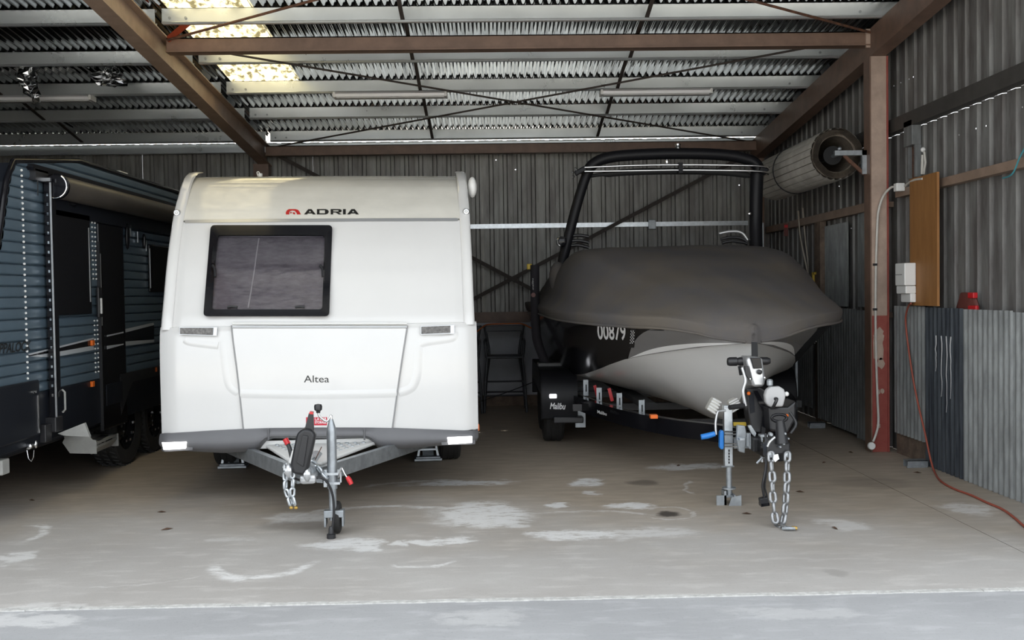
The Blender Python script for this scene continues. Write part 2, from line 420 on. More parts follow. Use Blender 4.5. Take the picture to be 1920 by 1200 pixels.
rings = [rg(500, 1045, 100, 40, .16, -PI / 2, 1.35), rg(20, 1003, 66, 17, .2, .3, 1.4), rg(800, 1048, 62, 15, .14, -PI / 2, 1.2, .8), rg(700, 990, 200, 40, .10, PI / 2 + .3, 1.25, .9),
         rg(800, 925, 140, 24, .10, PI / 2, 1.2, .7), rg(1330, 920, 40, 18, .14, 2.6, 1.0, .6), rg(1258, 962, 42, 12, .12, 0, PI, .5), rg(250, 1070, 150, 30, .05, -1.2, .8, .35), rg(1100, 985, 190, 26, .08, PI / 2, 1.0, .5)]
oils = [st(1258, 963, 26, 7, .95), st(1205, 905, 36, 7, .55), st(560, 985, 90, 12, .3), st(1640, 905, 90, 14, .25), st(1560, 1075, 30, 8, .2)]
M['slab'] = floor_mat('brown grey concrete slab', (.50, .48, .455), (.42, .395, .37), stains, rings, oils, inner_brown=(.44, .365, .28))
M['apron'] = floor_mat('grey concrete apron', (.42, .42, .425), (.35, .35, .355), [st(900, 1160, 120, 20, .3), st(60, 1160, 110, 16, .5), st(1500, 1150, 150, 16, .25)])

fl = obj('floor', MB().box((XL, YF + .012, -.3), (3.0, 14.0, 0)), 'slab', kind='structure'); tag(fl, 'brown grey concrete shed floor with white salt stains')
obj('concrete_slab', MB().box((3.01, YF + .012, -.3), (4.2, 14.0, -.0012)), 'slab', fl, kind='structure')
obj('concrete_apron', MB().box((XL - 6, -3.0, -.3), (10, YF - .012, -.002)), 'apron', fl, kind='structure')
jm = MB()
xx = -9.9
while xx < 4.1:                                     # crumbly filler in the joint
    l = random.uniform(.05, .14); jm.box((xx, YF - .016 - random.uniform(0, .008), -.05), (xx + l, YF + .016 + random.uniform(0, .008), .0015 + random.uniform(0, .003))); xx += l
M['mortar'] = nmat('pale joint mortar', (.66, .65, .62), .9, 0, .35, 25)
obj('joint_filler', jm, 'mortar', fl, kind='stuff')
gd = obj('ground', MB().box((-60, -90, -.6), (60, -3.0, -.01)).box((-60, 14.0, -.6), (60, 60, -.25)), 'ground', kind='structure'); tag(gd, 'pale gravel yard outside the shed opening')

# ---- ceiling: corrugated sheets, skylight, purlins, bridging
ceil = obj('ceiling', MB().box((XL, YB - .22, 3.435), (XR, YB - .14, 3.545)), 'purlin', kind='structure'); tag(ceil, 'zincalume roof with purlins over the shed')
def corr_roof(x0, x1, y0, y1, dz=0.0):
    n = int(round((x1 - x0) / .0762 * 8)); rows = []
    for y in (y0, y1):
        rows.append([(x0 + (x1 - x0) * i / n, y, zroof(y) + dz - .010 * math.cos(2 * PI * (x0 + (x1 - x0) * i / n) / .0762)) for i in range(n + 1)])
    return MB().grid(rows)
SKX0, SKX1 = -2.86, -2.86 + .762
xs = [SKX0 + .762 * k for k in range(-10, 10)]
for x0 in xs:
    x1 = min(x0 + .762, XR + .06)
    if x1 <= x0: continue
    if abs(x0 - SKX0) < 1e-6:
        obj('roof_sheet', corr_roof(x0, x1 + .04, 4.5, 7.0), 'roof', ceil, smooth=50)
        obj('roof_sheet', corr_roof(x0, x1 + .04, 10.93, 13.62), 'roof', ceil, smooth=50)
        obj('skylight_sheet', corr_roof(x0, x1, 6.95, 10.96, .004), 'skylight', ceil, smooth=50, label='yellowed translucent skylight sheet')
    else:
        obj('roof_sheet', corr_roof(x0, x1 + .04, 4.5, 13.62, random.uniform(0, .002)), 'roof', ceil, smooth=50)
PY = [4.66, 5.66, 6.70, 7.74, 8.785, 9.86, 10.87, 11.885, 12.97]
def purlin(y, x0, x1, dz=0.0):
    z = zt(y) + dz; t = .004; m = MB()
    m.box((x0, y, z), (x1, y + t, z + .135))
    m.box((x0, y, z), (x1, y + .055, z + t)); m.box((x0, y, z + .131), (x1, y + .055, z + .135))
    m.box((x0, y + .051, z), (x1, y + .055, z + .02)); m.box((x0, y + .051, z + .115), (x1, y + .055, z + .135))
    m.prism([(x0, y - .013, z + .010), (x0, y, z - .004), (x0, y + .004, z), (x0, y - .010, z + .014)], (x1 - x0, 0, 0))            # folded lower lip
    return m
for y in PY:
    obj('purlin', purlin(y, XL, -2.93), 'purlin', ceil)
    obj('purlin', purlin(y + .002, -2.97 + .1, XR - .02, .004), 'purlin', ceil)
    for x in (-2.80, -2.66, 3.3):                        # cleat bolts
        obj('bolt', MB().lathe([(.012, 0), (.012, .008), (.006, .012), (0, .012)], (x, y - .012, zt(y) + .05), 'y', 8), 'galv', ceil)
for xb in (-5.3, -.76, 1.40):
    for a, b in zip(PY[2:], PY[3:]):
        obj('purlin_bridging', MB().bar((xb, a + .05, zt(a) + .12), (xb, b, zt(b) + .02), .035, .012), 'dark_steel', ceil)
# ---- steel frame
def ibeam(a, b, wd, ht, t=.012):
    m = MB(); a, b = Vector(a), Vector(b); u = Vector((0, 0, 1))
    m.bar(a + u * (ht / 2 - t / 2), b + u * (ht / 2 - t / 2), wd, t); m.bar(a - u * (ht / 2 - t / 2), b - u * (ht / 2 - t / 2), wd, t); m.bar(a, b, t, ht - 2 * t)
    return m
def frame(name, mb, mat, label, **k): o = obj(name, mb, mat, kind='structure', **k); o['label'] = label; return o
frame('roof_rafter', ibeam((-3.0, 4.7, zt(4.7) - .125), (-3.0, 13.3, zt(13.3) - .125), .15, .25), 'brown_lit', 'brown steel rafter running back between the two caravans')  # lit look of this rafter comes from the lighter brown
frame('roof_rafter', MB().bar((3.57, 4.7, zt(4.7) - .125), (3.57, 13.3, zt(13.3) - .125), .14, .25), 'brown', 'brown steel rafter along the right hand wall')
colr = frame('steel_column', MB().box((3.50, 9.05, 1.265), (3.64, 9.20, zt(9.1) - .25)), 'brown_light', 'brown steel column with peeling red base beside the rolled door')
obj('red_column_base', MB().box((3.50, 9.05, 0), (3.64, 9.20, 1.265)), 'red_ox', colr)
obj('column_flange', MB().box((3.640, 9.04, 0), (3.655, 9.21, zt(9.1) - .25)), 'red_ox', colr)
obj('column_side', MB().box((3.488, 9.052, 0), (3.4995, 9.20, zt(9.1) - .25)), 'brown', colr)
pm = MB()
for k in range(9):                                     # flaked patches showing old paint
    cx = 3.57 + random.uniform(-.03, .03); cz = .82 + k * .055 if k < 6 else random.uniform(.2, .7); n = 9; r = random.uniform(.02, .05) if k < 6 else .02
    pts = [(max(3.505, min(3.635, cx + r * random.uniform(.6, 1.3) * math.cos(2 * PI * i / n))), 9.0495, cz + r * 1.3 * random.uniform(.6, 1.2) * math.sin(2 * PI * i / n)) for i in range(n)]
    pm.prism(pts, (0, -.0015, 0))
pm.prism([(x, 9.0495, z) for (x, z) in ((3.512, .87), (3.545, .855), (3.575, .88), (3.60, .862), (3.605, .95), (3.595, 1.01), (3.612, 1.08), (3.58, 1.11), (3.55, 1.09), (3.52, 1.13), (3.508, 1.02))], (0, -.002, 0))
obj('flaked_paint', pm, 'brown_light', colr, kind='stuff')
frame('steel_column', MB().box((-3.14, 13.14, 0), (-2.94, 13.30, zt(13.2) - .24)), 'brown', 'brown steel column at the back wall behind the white caravan')
frame('steel_column', MB().box((3.50, 13.14, 0), (3.64, 13.30, zt(13.2) - .24)), 'brown', 'brown steel column in the far right corner')
def strut(y, z0, z1, x0, x1):
    m = MB(); m.box((x0, y, z0), (x1, y + .01, z1)); m.box((x0, y, z1 - .01), (x1, y + .10, z1)); m.box((x0, y - .03, z0), (x1, y + .10, z0 + .012)); return m
frame('steel_strut', strut(9.08, 3.748, 3.882, -2.93, 3.50), 'brown', 'long brown steel strut crossing between the two rafters')
frame('steel_strut', strut(13.0, 3.36, 3.49, -2.94, 3.50), 'brown', 'brown steel eave strut along the top of the back wall')
obj('end_plate', MB().box((3.46, 9.06, 3.73), (3.4995, 9.08, 3.90)), 'brown_light', bpy.data.objects['steel_strut'])
frame('red_brace', MB().bar((-2.90, 9.04, 3.86), (-2.62, 8.86, 3.99), .012, .06), 'red_paint', 'short red fly brace between left rafter and purlin')
def rod(a, b, lab, mat='dark_steel', r=.011): return frame('brace_rod', MB().tube([a, b], r, 8), mat, lab)
rod((-2.92, 9.2, zt(9.2) - .03), (3.49, 13.1, zt(13.1) - .05), 'roof brace rod from left rafter to far right corner')
rod((3.49, 9.2, zt(9.2) - .03), (-2.92, 13.1, zt(13.1) - .05), 'roof brace rod from right column to back left corner')
rod((-2.90, 9.02, zt(9.0) - .06), (3.49, 5.2, zt(5.2) - .05), 'rusty brace rod rising from the left strut end toward the front', 'rust', .012)
rod((3.48, 9.02, zt(9.0) - .05), (-2.90, 5.2, zt(5.2) - .05), 'rusty brace rod rising from the right strut end toward the front', 'rust', .012)
wb = [aty(520, 291, 13.22), aty(1120, 607, 13.22), aty(1405, 288, 13.2), aty(800, 607, 13.2)]
frame('brace_rod', MB().bar(wb[0], wb[1], .05, .006, (0, 1, 0)).bar(wb[1], wb[1], .05, .006), 'dark_steel', 'flat brace falling right across the back wall')
frame('brace_rod', MB().bar(wb[2] + Vector((0, .03, 0)), wb[3] + Vector((0, .03, 0)), .05, .006, (0, 1, 0)), 'dark_steel', 'flat brace falling left across the back wall behind the boat')

# ---- walls
def ribbed(u0, u1, fn, zlo, zhi, pitch=.19, out=.030, mini=True, holes=()):
    """vertical ribbed sheet; fn(u, depth, z) -> point; depth is away from the room"""
    us = [(u0, 0.0)]
    k = math.ceil(u0 / pitch)
    while k * pitch < u1 - .06:
        c = k * pitch + .0
        if c - .032 > u0: us += [(c - .034, 0), (c - .02, out), (c + .02, out), (c + .034, 0)] + ([(c + .09, 0), (c + .095, .006), (c + .105, .006), (c + .11, 0)] if mini else [])
        k += 1
    us = [q for q in us if q[0] <= u1] + [(u1, 0.0)]
    hs = []
    for (hu, hz, r) in holes:                           # nail holes that let daylight through
        if not (u0 + .02 < hu < u1 - .02): continue
        q = (hu / pitch + .5) % 1.0 - .5
        if abs(q * pitch) < .045: hu += (.05 - abs(q * pitch)) * (1 if q >= 0 else -1)
        if not (u0 + .02 < hu < u1 - .02): continue
        hs.append((hu, hz, r)); us = us + [(hu - r, 0.0), (hu + r, 0.0)]
    us = sorted(us)
    fr = sorted([0.0, 1.0] + [((hz + s * r) - zlo(hu)) / (zhi(hu) - zlo(hu)) for (hu, hz, r) in hs for s in (-1, 1)])
    fr = [f for f in fr if 0 <= f <= 1]
    m = MB(); nc = len(us)
    vs = [fn(u, d, zlo(u) + (zhi(u) - zlo(u)) * f) for f in fr for (u, d) in us]; fs = []
    for i in range(len(fr) - 1):
        for j in range(nc - 1):
            um = (us[j][0] + us[j + 1][0]) / 2; zm = zlo(um) + (zhi(um) - zlo(um)) * (fr[i] + fr[i + 1]) / 2
            if any(abs(um - hu) < r and abs(zm - hz) < r for (hu, hz, r) in hs): continue
            fs.append((i * nc + j, i * nc + j + 1, (i + 1) * nc + j + 1, (i + 1) * nc + j))
    return m.add(vs, fs)
def hole(px, py, wall, r=.005):
    p = atx(px, py, XR) if wall == 'r' else aty(px, py, YB)
    return (p.y if wall == 'r' else p.x, p.z, r)
HR = [hole(*q, 'r') for q in [(1676, 161), (1689, 155), (1703, 149), (1717, 142), (1795, 254), (1849, 236), (1917, 201), (1830, 241), (1596, 428), (1609, 425), (1618, 424), (1546, 516), (1570, 518), (1574, 349), (1540, 487)]]
HB = [hole(*q, 'b', .007) for q in [(1391, 347), (930, 300), (968, 318)]]
wbk = obj('wall_back', MB().box((XL, YB - .02, .14), (XR, YB + .15, 1.09)), 'cement', kind='structure'); tag(wbk, 'back wall of ribbed zinc sheets over a grey block base')
obj('kerb', MB().box((XL, YB - .07, 0), (XR, YB + .1, .14)), 'brick', wbk)
obj('sill_rail', MB().box((XL, YB - .06, 1.125), (XR, YB - .01, 1.27)), 'brown', wbk)
obj('sill_ledge', MB().box((XL, YB - .08, 1.09), (XR, YB + .05, 1.125)), 'cement', wbk)
x = XL
while x < XR - .05:
    x1 = min(x + .76, XR)
    zz = random.uniform(-.004, .004)
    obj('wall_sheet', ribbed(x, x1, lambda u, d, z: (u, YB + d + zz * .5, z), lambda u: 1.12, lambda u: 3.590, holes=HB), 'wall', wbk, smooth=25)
    x += .76
zg = 2.43
gm = MB().box((-2.9, YB - .03, zg - .03), (XR - .3, YB - .005, zg + .03))
obj('girt_rail', gm, 'galv_bright', wbk, label='shiny foil wrapped rail across the back wall')
obj('outlet_box', MB().box((aty(1217, 422, 13.3).x, YB - .06, zg - .07), (aty(1231, 422, 13.3).x, YB - .03, zg + .06)), 'galv', wbk, bevel=.006)
wr = obj('wall_right', MB().box((XR - .09, 4.9, 2.945), (XR - .005, 13.38, 3.07)), 'girt_dark', kind='structure'); tag(wr, 'right hand wall of ribbed zinc sheets with steel girts')
obj('girt', MB().box((XR - .075, 4.9, 2.345), (XR - .005, 9.0, 2.395)).box((XR - .08, 4.9, 2.345), (XR - .072, 9.0, 2.415)), 'brown_lit', wr)
obj('girt', MB().box((XR - .075, 9.22, 2.28), (XR - .005, 13.3, 2.33)).box((XR - .08, 9.22, 2.28), (XR - .072, 13.3, 2.365)), 'brown_lit', wr)
y = 4.86
while y < YB - .05:
    y1 = min(y + .76, YB)
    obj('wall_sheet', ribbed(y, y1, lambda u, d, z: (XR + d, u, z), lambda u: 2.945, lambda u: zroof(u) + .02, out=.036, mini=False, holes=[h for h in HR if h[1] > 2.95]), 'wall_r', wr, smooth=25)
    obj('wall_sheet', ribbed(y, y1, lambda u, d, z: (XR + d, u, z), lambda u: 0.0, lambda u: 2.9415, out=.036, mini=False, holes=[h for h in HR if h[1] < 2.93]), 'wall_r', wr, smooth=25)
    y += .76
def corr_v(y0, y1, xp, z0, z1, pitch=.076, amp=.009, tilt=0.0):
    n = max(8, int(round((y1 - y0) / pitch * 8))); rows = []
    for z in (z0, z1):
        rows.append([(xp + amp * math.cos(2 * PI * (y0 + (y1 - y0) * i / n) / pitch), y0 + (y1 - y0) * i / n + tilt * (z - z0), z) for i in range(n + 1)])
    return MB().grid(rows)
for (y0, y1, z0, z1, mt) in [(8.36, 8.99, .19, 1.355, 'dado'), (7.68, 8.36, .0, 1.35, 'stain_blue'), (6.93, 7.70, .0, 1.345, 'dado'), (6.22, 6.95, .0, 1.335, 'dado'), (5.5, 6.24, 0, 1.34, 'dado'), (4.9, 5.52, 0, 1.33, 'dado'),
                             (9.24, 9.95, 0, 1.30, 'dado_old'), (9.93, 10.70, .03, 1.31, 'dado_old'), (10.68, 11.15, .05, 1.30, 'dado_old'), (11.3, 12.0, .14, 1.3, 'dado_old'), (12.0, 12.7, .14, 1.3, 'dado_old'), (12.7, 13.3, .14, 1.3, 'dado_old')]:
    obj('corrugated_sheet', corr_v(y0, y1, 3.685 + random.uniform(-.003, .003), z0, z1), mt, wr, smooth=50)
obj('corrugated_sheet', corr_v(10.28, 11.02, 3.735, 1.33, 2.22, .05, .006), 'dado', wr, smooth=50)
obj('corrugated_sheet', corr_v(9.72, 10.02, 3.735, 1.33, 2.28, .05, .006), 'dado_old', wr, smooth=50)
obj('timber_post', MB().box((3.69, 11.06, 0), (3.76, 11.16, 2.28)), 'brick', wr)
obj('timber_post', MB().box((3.70, 11.2, 0), (3.77, 11.28, 2.28)), 'brick', wr)
obj('timber_batten', MB().box((3.72, 9.32, 1.30), (3.77, 9.44, 2.28)), 'brick', wr)
obj('masonry_base', MB().box((3.70, 8.34, 0), (3.77, 8.99, .25)), 'brick', wr)
obj('top_rail', MB().box((3.70, 4.9, 1.27), (3.77, 9.0, 1.325)), 'brick', wr)
obj('top_rail', MB().box((3.70, 9.24, 1.24), (3.77, 11.16, 1.29)), 'brick', wr)
dm = MB()
for (a, l) in ((7.86, .5), (7.93, .62), (8.02, .5), (8.12, .3)):       # white paint drips
    pts = [(3.673, a + random.uniform(-.012, .012), 1.12 - l * i / 8) for i in range(9)]
    dm.tube(pts, [.005 * (1 - .08 * i) for i in range(9)], 6)
obj('paint_drips', dm, 'lead', wr, kind='stuff')
wf = obj('shade_wall_front', MB().box((XL, YF - .10, 0), (-4.3, YF - .02, zroof(YF) - .02)), 'wall', kind='structure'); tag(wf, 'unseen front wall added to darken the left bay')  # out-of-view wall added to keep daylight off the left bay
wl = obj('wall_left', MB().box((XL - .15, YF, 0), (XL, YB, 4.4)), 'wall', kind='structure'); tag(wl, 'left end wall of the shed')
pole = frame('trim_1', MB().box((3.30, 12.2, 0), (3.37, 12.26, 2.35)), 'galv', 'galvanised post near the far right corner behind the boat')

# ================================================================== WHITE CARAVAN
CA = math.radians(4.5)
CORG = Vector((-1.283, 7.3285, 0))
CINV = (Matrix.Translation(CORG) @ Matrix.Rotation(CA, 4, 'Z')).inverted()
cv = thing('caravan', 'white travel caravan with a grey bumper and black framed front window', 'caravan', CORG, CA)
PROF = [(.40, .0), (.60, .0), (1.0, -.005), (1.28, .02), (1.52, .12), (1.76, .225), (1.964, .341), (2.18, .496), (2.308, .63), (2.415, .766), (2.49, .93), (2.535, 1.15), (2.56, 1.5), (2.57, 2.2), (2.575, 4.4)]
HW = 1.15
def yprof(z): return smooth_tab(PROF, z)
def surf(x, z, off=0.0):
    u = max(-1, min(1, x / HW)); b = .10 if z < 1.3 else .10 - .05 * min(1, (z - 1.3) / .9)
    y = yprof(z) - b * (1 - u * u)
    ax = abs(x)
    if ax > HW - .05: y += .05 - math.sqrt(max(0, .05 ** 2 - (ax - HW + .05) ** 2))
    return y - off
def cray(px, py, yl):
    d = CINV.to_3x3() @ ray(px, py); c = CINV @ CAMP; return c + d * ((yl - c.y) / d.y)
def cpt(px, py, off=0.0):                       # photo pixel -> point on the caravan's front (local)
    y = 0.1
    for _ in range(25):
        p = cray(px, py, y); ny = surf(p.x, p.z, off); y = y + .7 * (ny - y)
    return Vector((p.x, surf(p.x, p.z, off), p.z))
def cobj(name, mb, mat, parent=cv, **k): return obj(name, mb, mat, parent, local=True, **k)
def band(z0, z1, off, nz, x0=-HW, x1=HW, nx=28):
    return [[Vector((x0 + (x1 - x0) * j / nx, surf(x0 + (x1 - x0) * j / nx, z0 + (z1 - z0) * i / nz, off), z0 + (z1 - z0) * i / nz)) for j in range(nx + 1)] for i in range(nz + 1)]
# side panels from the profile
zs = [.42 + (2.575 - .42) * i / 40 for i in range(41)]
side = [(yprof(z) + .05, z) for z in zs] + [(4.55, 2.5), (4.65, 2.2), (4.65, .42)]
for sx in (-1, 1):
    cobj('side_panel', MB().prism([(sx * (HW - .03), y, z) for (y, z) in side], (sx * .03, 0, 0)), 'white_gel')
cobj('rear_panel', MB().box((-HW + .02, 4.55, .42), (HW - .02, 4.66, 2.5)), 'white_gel')
cobj('underfloor', MB().box((-HW + .03, .15, .40), (HW - .03, 4.6, .46)), 'black_matt')
# top cap, following the profile up and over on to the roof
rows = []
for i in range(46):
    t = i / 45; z = 2.12 + (2.575 - 2.12) * (1 - (1 - t) ** 1.6)
    rows.append([Vector((-HW + .035 + (2 * HW - .07) * j / 28, surf(-HW + .035 + (2 * HW - .07) * j / 28, z, 0), z)) for j in range(29)])
rows.append([Vector((v.x, 4.6, 2.56)) for v in rows[-1]])
cobj('roof_cap', MB().slab(rows, (0, .02, -.012)), 'cream_gel', smooth=50, label='dusty cream front roof cap')
cobj('upper_front_panel', MB().slab(band(1.30, 2.105, 0, 24), (0, .03, 0)), 'white_gel', smooth=50)
cobj('trim_strip', MB().slab(band(2.098, 2.122, .012, 2, -HW + .1, HW - .1), (0, .02, 0)), 'silver', smooth=50)
lp = band(.50, 1.27, .028, 20, -HW - .012, HW + .012)
top = [[Vector((v.x, surf(v.x, 1.27, .026 - .006 * k), 1.27 + .012 * k)) for v in lp[-1]] for k in (1, 2, 3)]
top.append([Vector((v.x, surf(v.x, 1.31, -.01), 1.312)) for v in lp[-1]])
cobj('lower_front_panel', MB().slab(lp + top, (0, .04, 0)), 'white_gel', smooth=40)
# corner mouldings with bulging caps
for sx in (-1, 1):
    rws = []
    for i in range(44):
        z = 1.29 + (2.545 - 1.29) * i / 43
        lift = .012 + (.03 * max(0, min(1, (z - 2.3) / .2)))
        r = []
        for (dx, o) in ((-.085, .0), (-.075, lift), (-.02, lift + .003), (-.004, .0), (-.002, -.06)):
            x = sx * (HW + dx); r.append(Vector((x, surf(sx * (HW - .10), z, o), z + (.9 * lift * max(0, (z - 2.2) / .35)))))
        rws.append(r)
    cobj('corner_moulding', MB().grid(rws), 'white_gel', smooth=50)
    p = cpt(332 if sx < 0 else 874, 399 if sx < 0 else 397, .03)
    lm = cobj('marker_lamp_or_reflector', MB().lathe([(0, -.022), (.02, -.02), (.026, -.008), (.028, .02)], p, 'y', 18), 'silver', smooth=40)
    cobj('lens', MB().sphere(p + Vector((0, -.02, 0)), .013, 10), 'white_plastic', lm, smooth=60)
# locker door (trapezoid) and its seams, rail, creases
def qpatch(px4, off, nx=16, ny=12, thick=.02, inset=0.0):
    c = [cpt(*p) for p in px4]                       # tl, tr, br, bl
    rows = []
    for i in range(ny + 1):
        v = i / ny; r = []
        for j in range(nx + 1):
            u = j / nx
            p = (c[0] * (1 - u) + c[1] * u) * (1 - v) + (c[3] * (1 - u) + c[2] * u) * v
            r.append(Vector((p.x, surf(p.x, p.z, off), p.z)))
        rows.append(r)
    return MB().slab(rows, (0, thick, 0))
door = cobj('gas_locker_door', qpatch([(438, 612), (763, 612), (735, 801), (457, 804)], .040, 20, 18), 'white_gel', smooth=40, bevel=.004)
def pxpath(pts, off, r, n=8, k=6): return MB().tube([Vector((q.x, surf(q.x, q.z, off), q.z)) for q in spline([cpt(*p) for p in pts], k)], r, n)
cobj('seam', pxpath([(436, 610), (447, 700), (458, 803)], .040, .006), 'seam', door)
cobj('seam', pxpath([(764, 610), (750, 700), (736, 801)], .040, .006), 'seam', door)
cobj('hinge_rail', pxpath([(438, 606), (600, 606), (763, 606)], .045, .009), 'white_plastic', door)
cobj('hinge_rail', pxpath([(438, 613), (600, 613), (763, 613)], .045, .008), 'silver', door)
def ridge(pts, wd, off=.030, h=.012, k=8):          # pressed step in the panel
    P = spline([cpt(*p) for p in pts], k); rows = []
    for i, q in enumerate(P):
        t = (P[min(i + 1, len(P) - 1)] - P[max(i - 1, 0)]); n = Vector((-t.z, 0, t.x)).normalized()
        r = []
        for (a, o) in ((-1.4, 0), (-1, h * .25), (-.7, h), (.4, h), (1, h * .3), (1.3, 0)):
            s = q + n * (a * wd / 2); r.append(Vector((s.x, surf(s.x, s.z, off + o - .002), s.z)))
        rows.append(r)
    return MB().grid(rows)
cobj('pressed_crease', ridge([(452, 737), (600, 739), (744, 736)], .05, .042, .005), 'white_gel', door, smooth=60)
cobj('pressed_crease', ridge([(748, 736), (772, 726), (782, 700), (784, 660), (790, 643), (846, 633), (851, 622)], .05, .030, .006), 'white_gel', smooth=60)
cobj('pressed_crease', ridge([(348, 636), (360, 642), (410, 648)], .04, .030, .006), 'white_gel', smooth=60)
cobj('pressed_crease', ridge([(418, 640), (425, 700), (432, 725), (447, 737)], .04, .030, .003), 'white_gel', smooth=60)
# grab handles
for q in ([(340, 613), (410, 613), (409, 629), (340, 627)], [(789, 611), (851, 609), (851, 625), (789, 627)]):
    h = cobj('grab_handle', qpatch(q, .055, 8, 3, .035), 'silver', bevel=.006)
    q2 = [(q[0][0] + 1, q[0][1] + 1), (q[1][0] - 7, q[1][1] + 1), (q[2][0] - 7, q[2][1] - 1.5), (q[3][0] + 1, q[3][1] - 1.5)]
    cobj('smoked_lens', qpatch(q2, .060, 8, 3, .012), 'lens_white', h)
# bumper
TOP = [(-1.2, 812), (305, 812), (400, 806), (457, 803), (505, 801), (600, 800), (686, 800), (735, 801), (893, 807)]
BOT = [(305, 838), (360, 846), (420, 849), (480, 846), (488, 843), (500, 827), (512, 822), (600, 822), (682, 821), (694, 824), (708, 840), (716, 843), (780, 839), (840, 834), (893, 827)]
rows = []
nb = 96
for i in range(7):
    v = i / 6; r = []
    for j in range(nb + 1):
        px = 305 + (893 - 305) * j / nb
        a = cpt(px, lerp_tab(TOP[1:], px)); b = cpt(px, lerp_tab(BOT, px))
        z = a.z + (b.z - a.z) * v; x = a.x + (b.x - a.x) * v
        o = .035 + .045 * math.sin(PI * (.12 + .70 * v)) - (.05 * max(0, v - .75) / .25)
        x = x * 1.006; r.append(Vector((x, surf(x, max(.45, z), o), z)))
    rows.append(r)
bump = cobj('bumper', MB().slab(rows, (0, .05, 0)), 'grey_bumper', smooth=50)
for sx in (-1, 1):                                   # bumper wraps round to the side
    cobj('bumper_return', MB().prism([(sx * 1.135, .05, .42), (sx * 1.135, .05, .56), (sx * 1.135, .55, .55), (sx * 1.135, .50, .42)], (sx * .03, 0, 0)), 'grey_bumper', bump, bevel=.01)
for px in (506, 684): cobj('bumper_joint', pxpath([(px, 801), (px + .5, 822)], .082, .007), 'grey_bumper', bump)
cobj('bumper_reflector', qpatch([(309, 826), (355, 825), (353, 838), (312, 840)], .085, 8, 3, .03), 'lamp', bump, bevel=.005, label='white reflector with painted glow at left end of bumper')  # reflector at the bumper end, glow painted on by emission
cobj('reflector_recess', qpatch([(306, 823), (367, 822), (365, 841), (308, 843)], .070, 8, 3, .03), 'grey_bumper', bump)
cobj('bumper_reflector', qpatch([(838, 817), (884, 815), (884, 827), (840, 830)], .085, 8, 3, .03), 'lamp', bump, bevel=.005, label='white reflector with painted glow at right end of bumper')
cobj('reflector_recess', qpatch([(824, 815), (890, 812), (890, 830), (828, 832)], .070, 8, 3, .03), 'grey_bumper', bump)
cobj('side_marker', MB().box((1.158, .06, .48), (1.172, .10, .53)), 'amber', bump)
# window
def rpoly(px4, rad, n=5):
    out = []; P = [Vector((p[0], p[1])) for p in px4]
    for i in range(4):
        a, b, c = P[i - 1], P[i], P[(i + 1) % 4]
        d1 = (a - b).normalized(); d2 = (c - b).normalized()
        for k in range(n + 1):
            t = k / n; s0 = b + d1 * rad * (1 - t) ** 2 + d2 * rad * t ** 2; out.append((s0.x, s0.y))
    return out
def ring(o4, i4, ro, ri, off, thick):
    A = [cpt(*p, off) for p in rpoly(o4, ro)]; B = [cpt(*p, off) for p in rpoly(i4, ri)]
    m = MB(); k = len(A); t = Vector((0, thick, 0))
    m.add(A + B + [a + t for a in A] + [b + t for b in B],
          [(i, (i + 1) % k, k + (i + 1) % k, k + i) for i in range(k)] + [(i, 2 * k + i, 2 * k + (i + 1) % k, (i + 1) % k) for i in range(k)] + [(k + i, k + (i + 1) % k, 3 * k + (i + 1) % k, 3 * k + i) for i in range(k)])
    return m
WO = [(395, 422), (623, 422), (617, 593), (381, 593)]; WI = [(408, 441), (609, 441), (604, 580), (396, 580)]
win = cobj('front_window', ring(WO, WI, 8, 6, .045, .05), 'black_gloss', smooth=40)
cobj('blind', qpatch([(403, 434), (612, 434), (608, 584), (391, 584)], .006, 14, 14, .004), 'blind', win)
cobj('pane', qpatch([(404, 436), (612, 436), (607, 583), (392, 583)], .034, 14, 10, .004), 'pane', win, smooth=60)
cobj('blind_rail', pxpath([(410, 444), (606, 444)], .016, .006), 'silver', win)
cobj('reflection_strip', pxpath([(486, 447), (477, 510), (466, 577)], .012, .005), 'white_plastic', win)  # pale strip standing in for a reflection in the window
for q in [(403, 505), (604, 505)]: cobj('latch', pxpath([(q[0] - 3, q[1] - 8), (q[0] + 1, q[1]), (q[0] + 2, q[1] + 14)], .028, .010), 'black_plastic', win)
for q in [(437, 576), (563, 576)]: cobj('latch', pxpath([(q[0] - 9, q[1]), (q[0], q[1] - 1), (q[0] + 9, q[1])], .028, .010), 'black_plastic', win)
# lettering
def printed(name, V, Fc, box, mat, off, parent=cv, **k):
    x0, y0, x1, y1 = box
    m = MB().add([cpt(x0 + (x1 - x0) * u, y1 + (y0 - y1) * v, off) for (u, v) in V], Fc)
    return cobj(name, m, mat, parent, **k)
def poly_letters(polys):
    V = []; Fc = []
    for quad in polys:
        o = len(V); V += quad; Fc.append(tuple(range(o, o + len(quad))))
    return V, Fc
def L_A(x, wd): return [[(x, 0), (x + .26 * wd, 0), (x + .62 * wd, 1), (x + .36 * wd, 1)], [(x + .74 * wd, 0), (x + wd, 0), (x + .64 * wd, 1), (x + .40 * wd, 1)], [(x + .22 * wd, .18), (x + .8 * wd, .18), (x + .72 * wd, .40), (x + .3 * wd, .40)]]
def L_D(x, wd): return [[(x, 0), (x + .22 * wd, 0), (x + .22 * wd, 1), (x, 1)], [(x + .22 * wd, .78), (x + .22 * wd, 1), (x + .75 * wd, 1), (x + .68 * wd, .78)], [(x + .22 * wd, 0), (x + .22 * wd, .22), (x + .68 * wd, .22), (x + .75 * wd, 0)], [(x + .68 * wd, .22), (x + .68 * wd, .78), (x + .75 * wd, 1), (x + .92 * wd, .85), (x + wd, .6), (x + wd, .4), (x + .92 * wd, .15), (x + .75 * wd, 0)]]
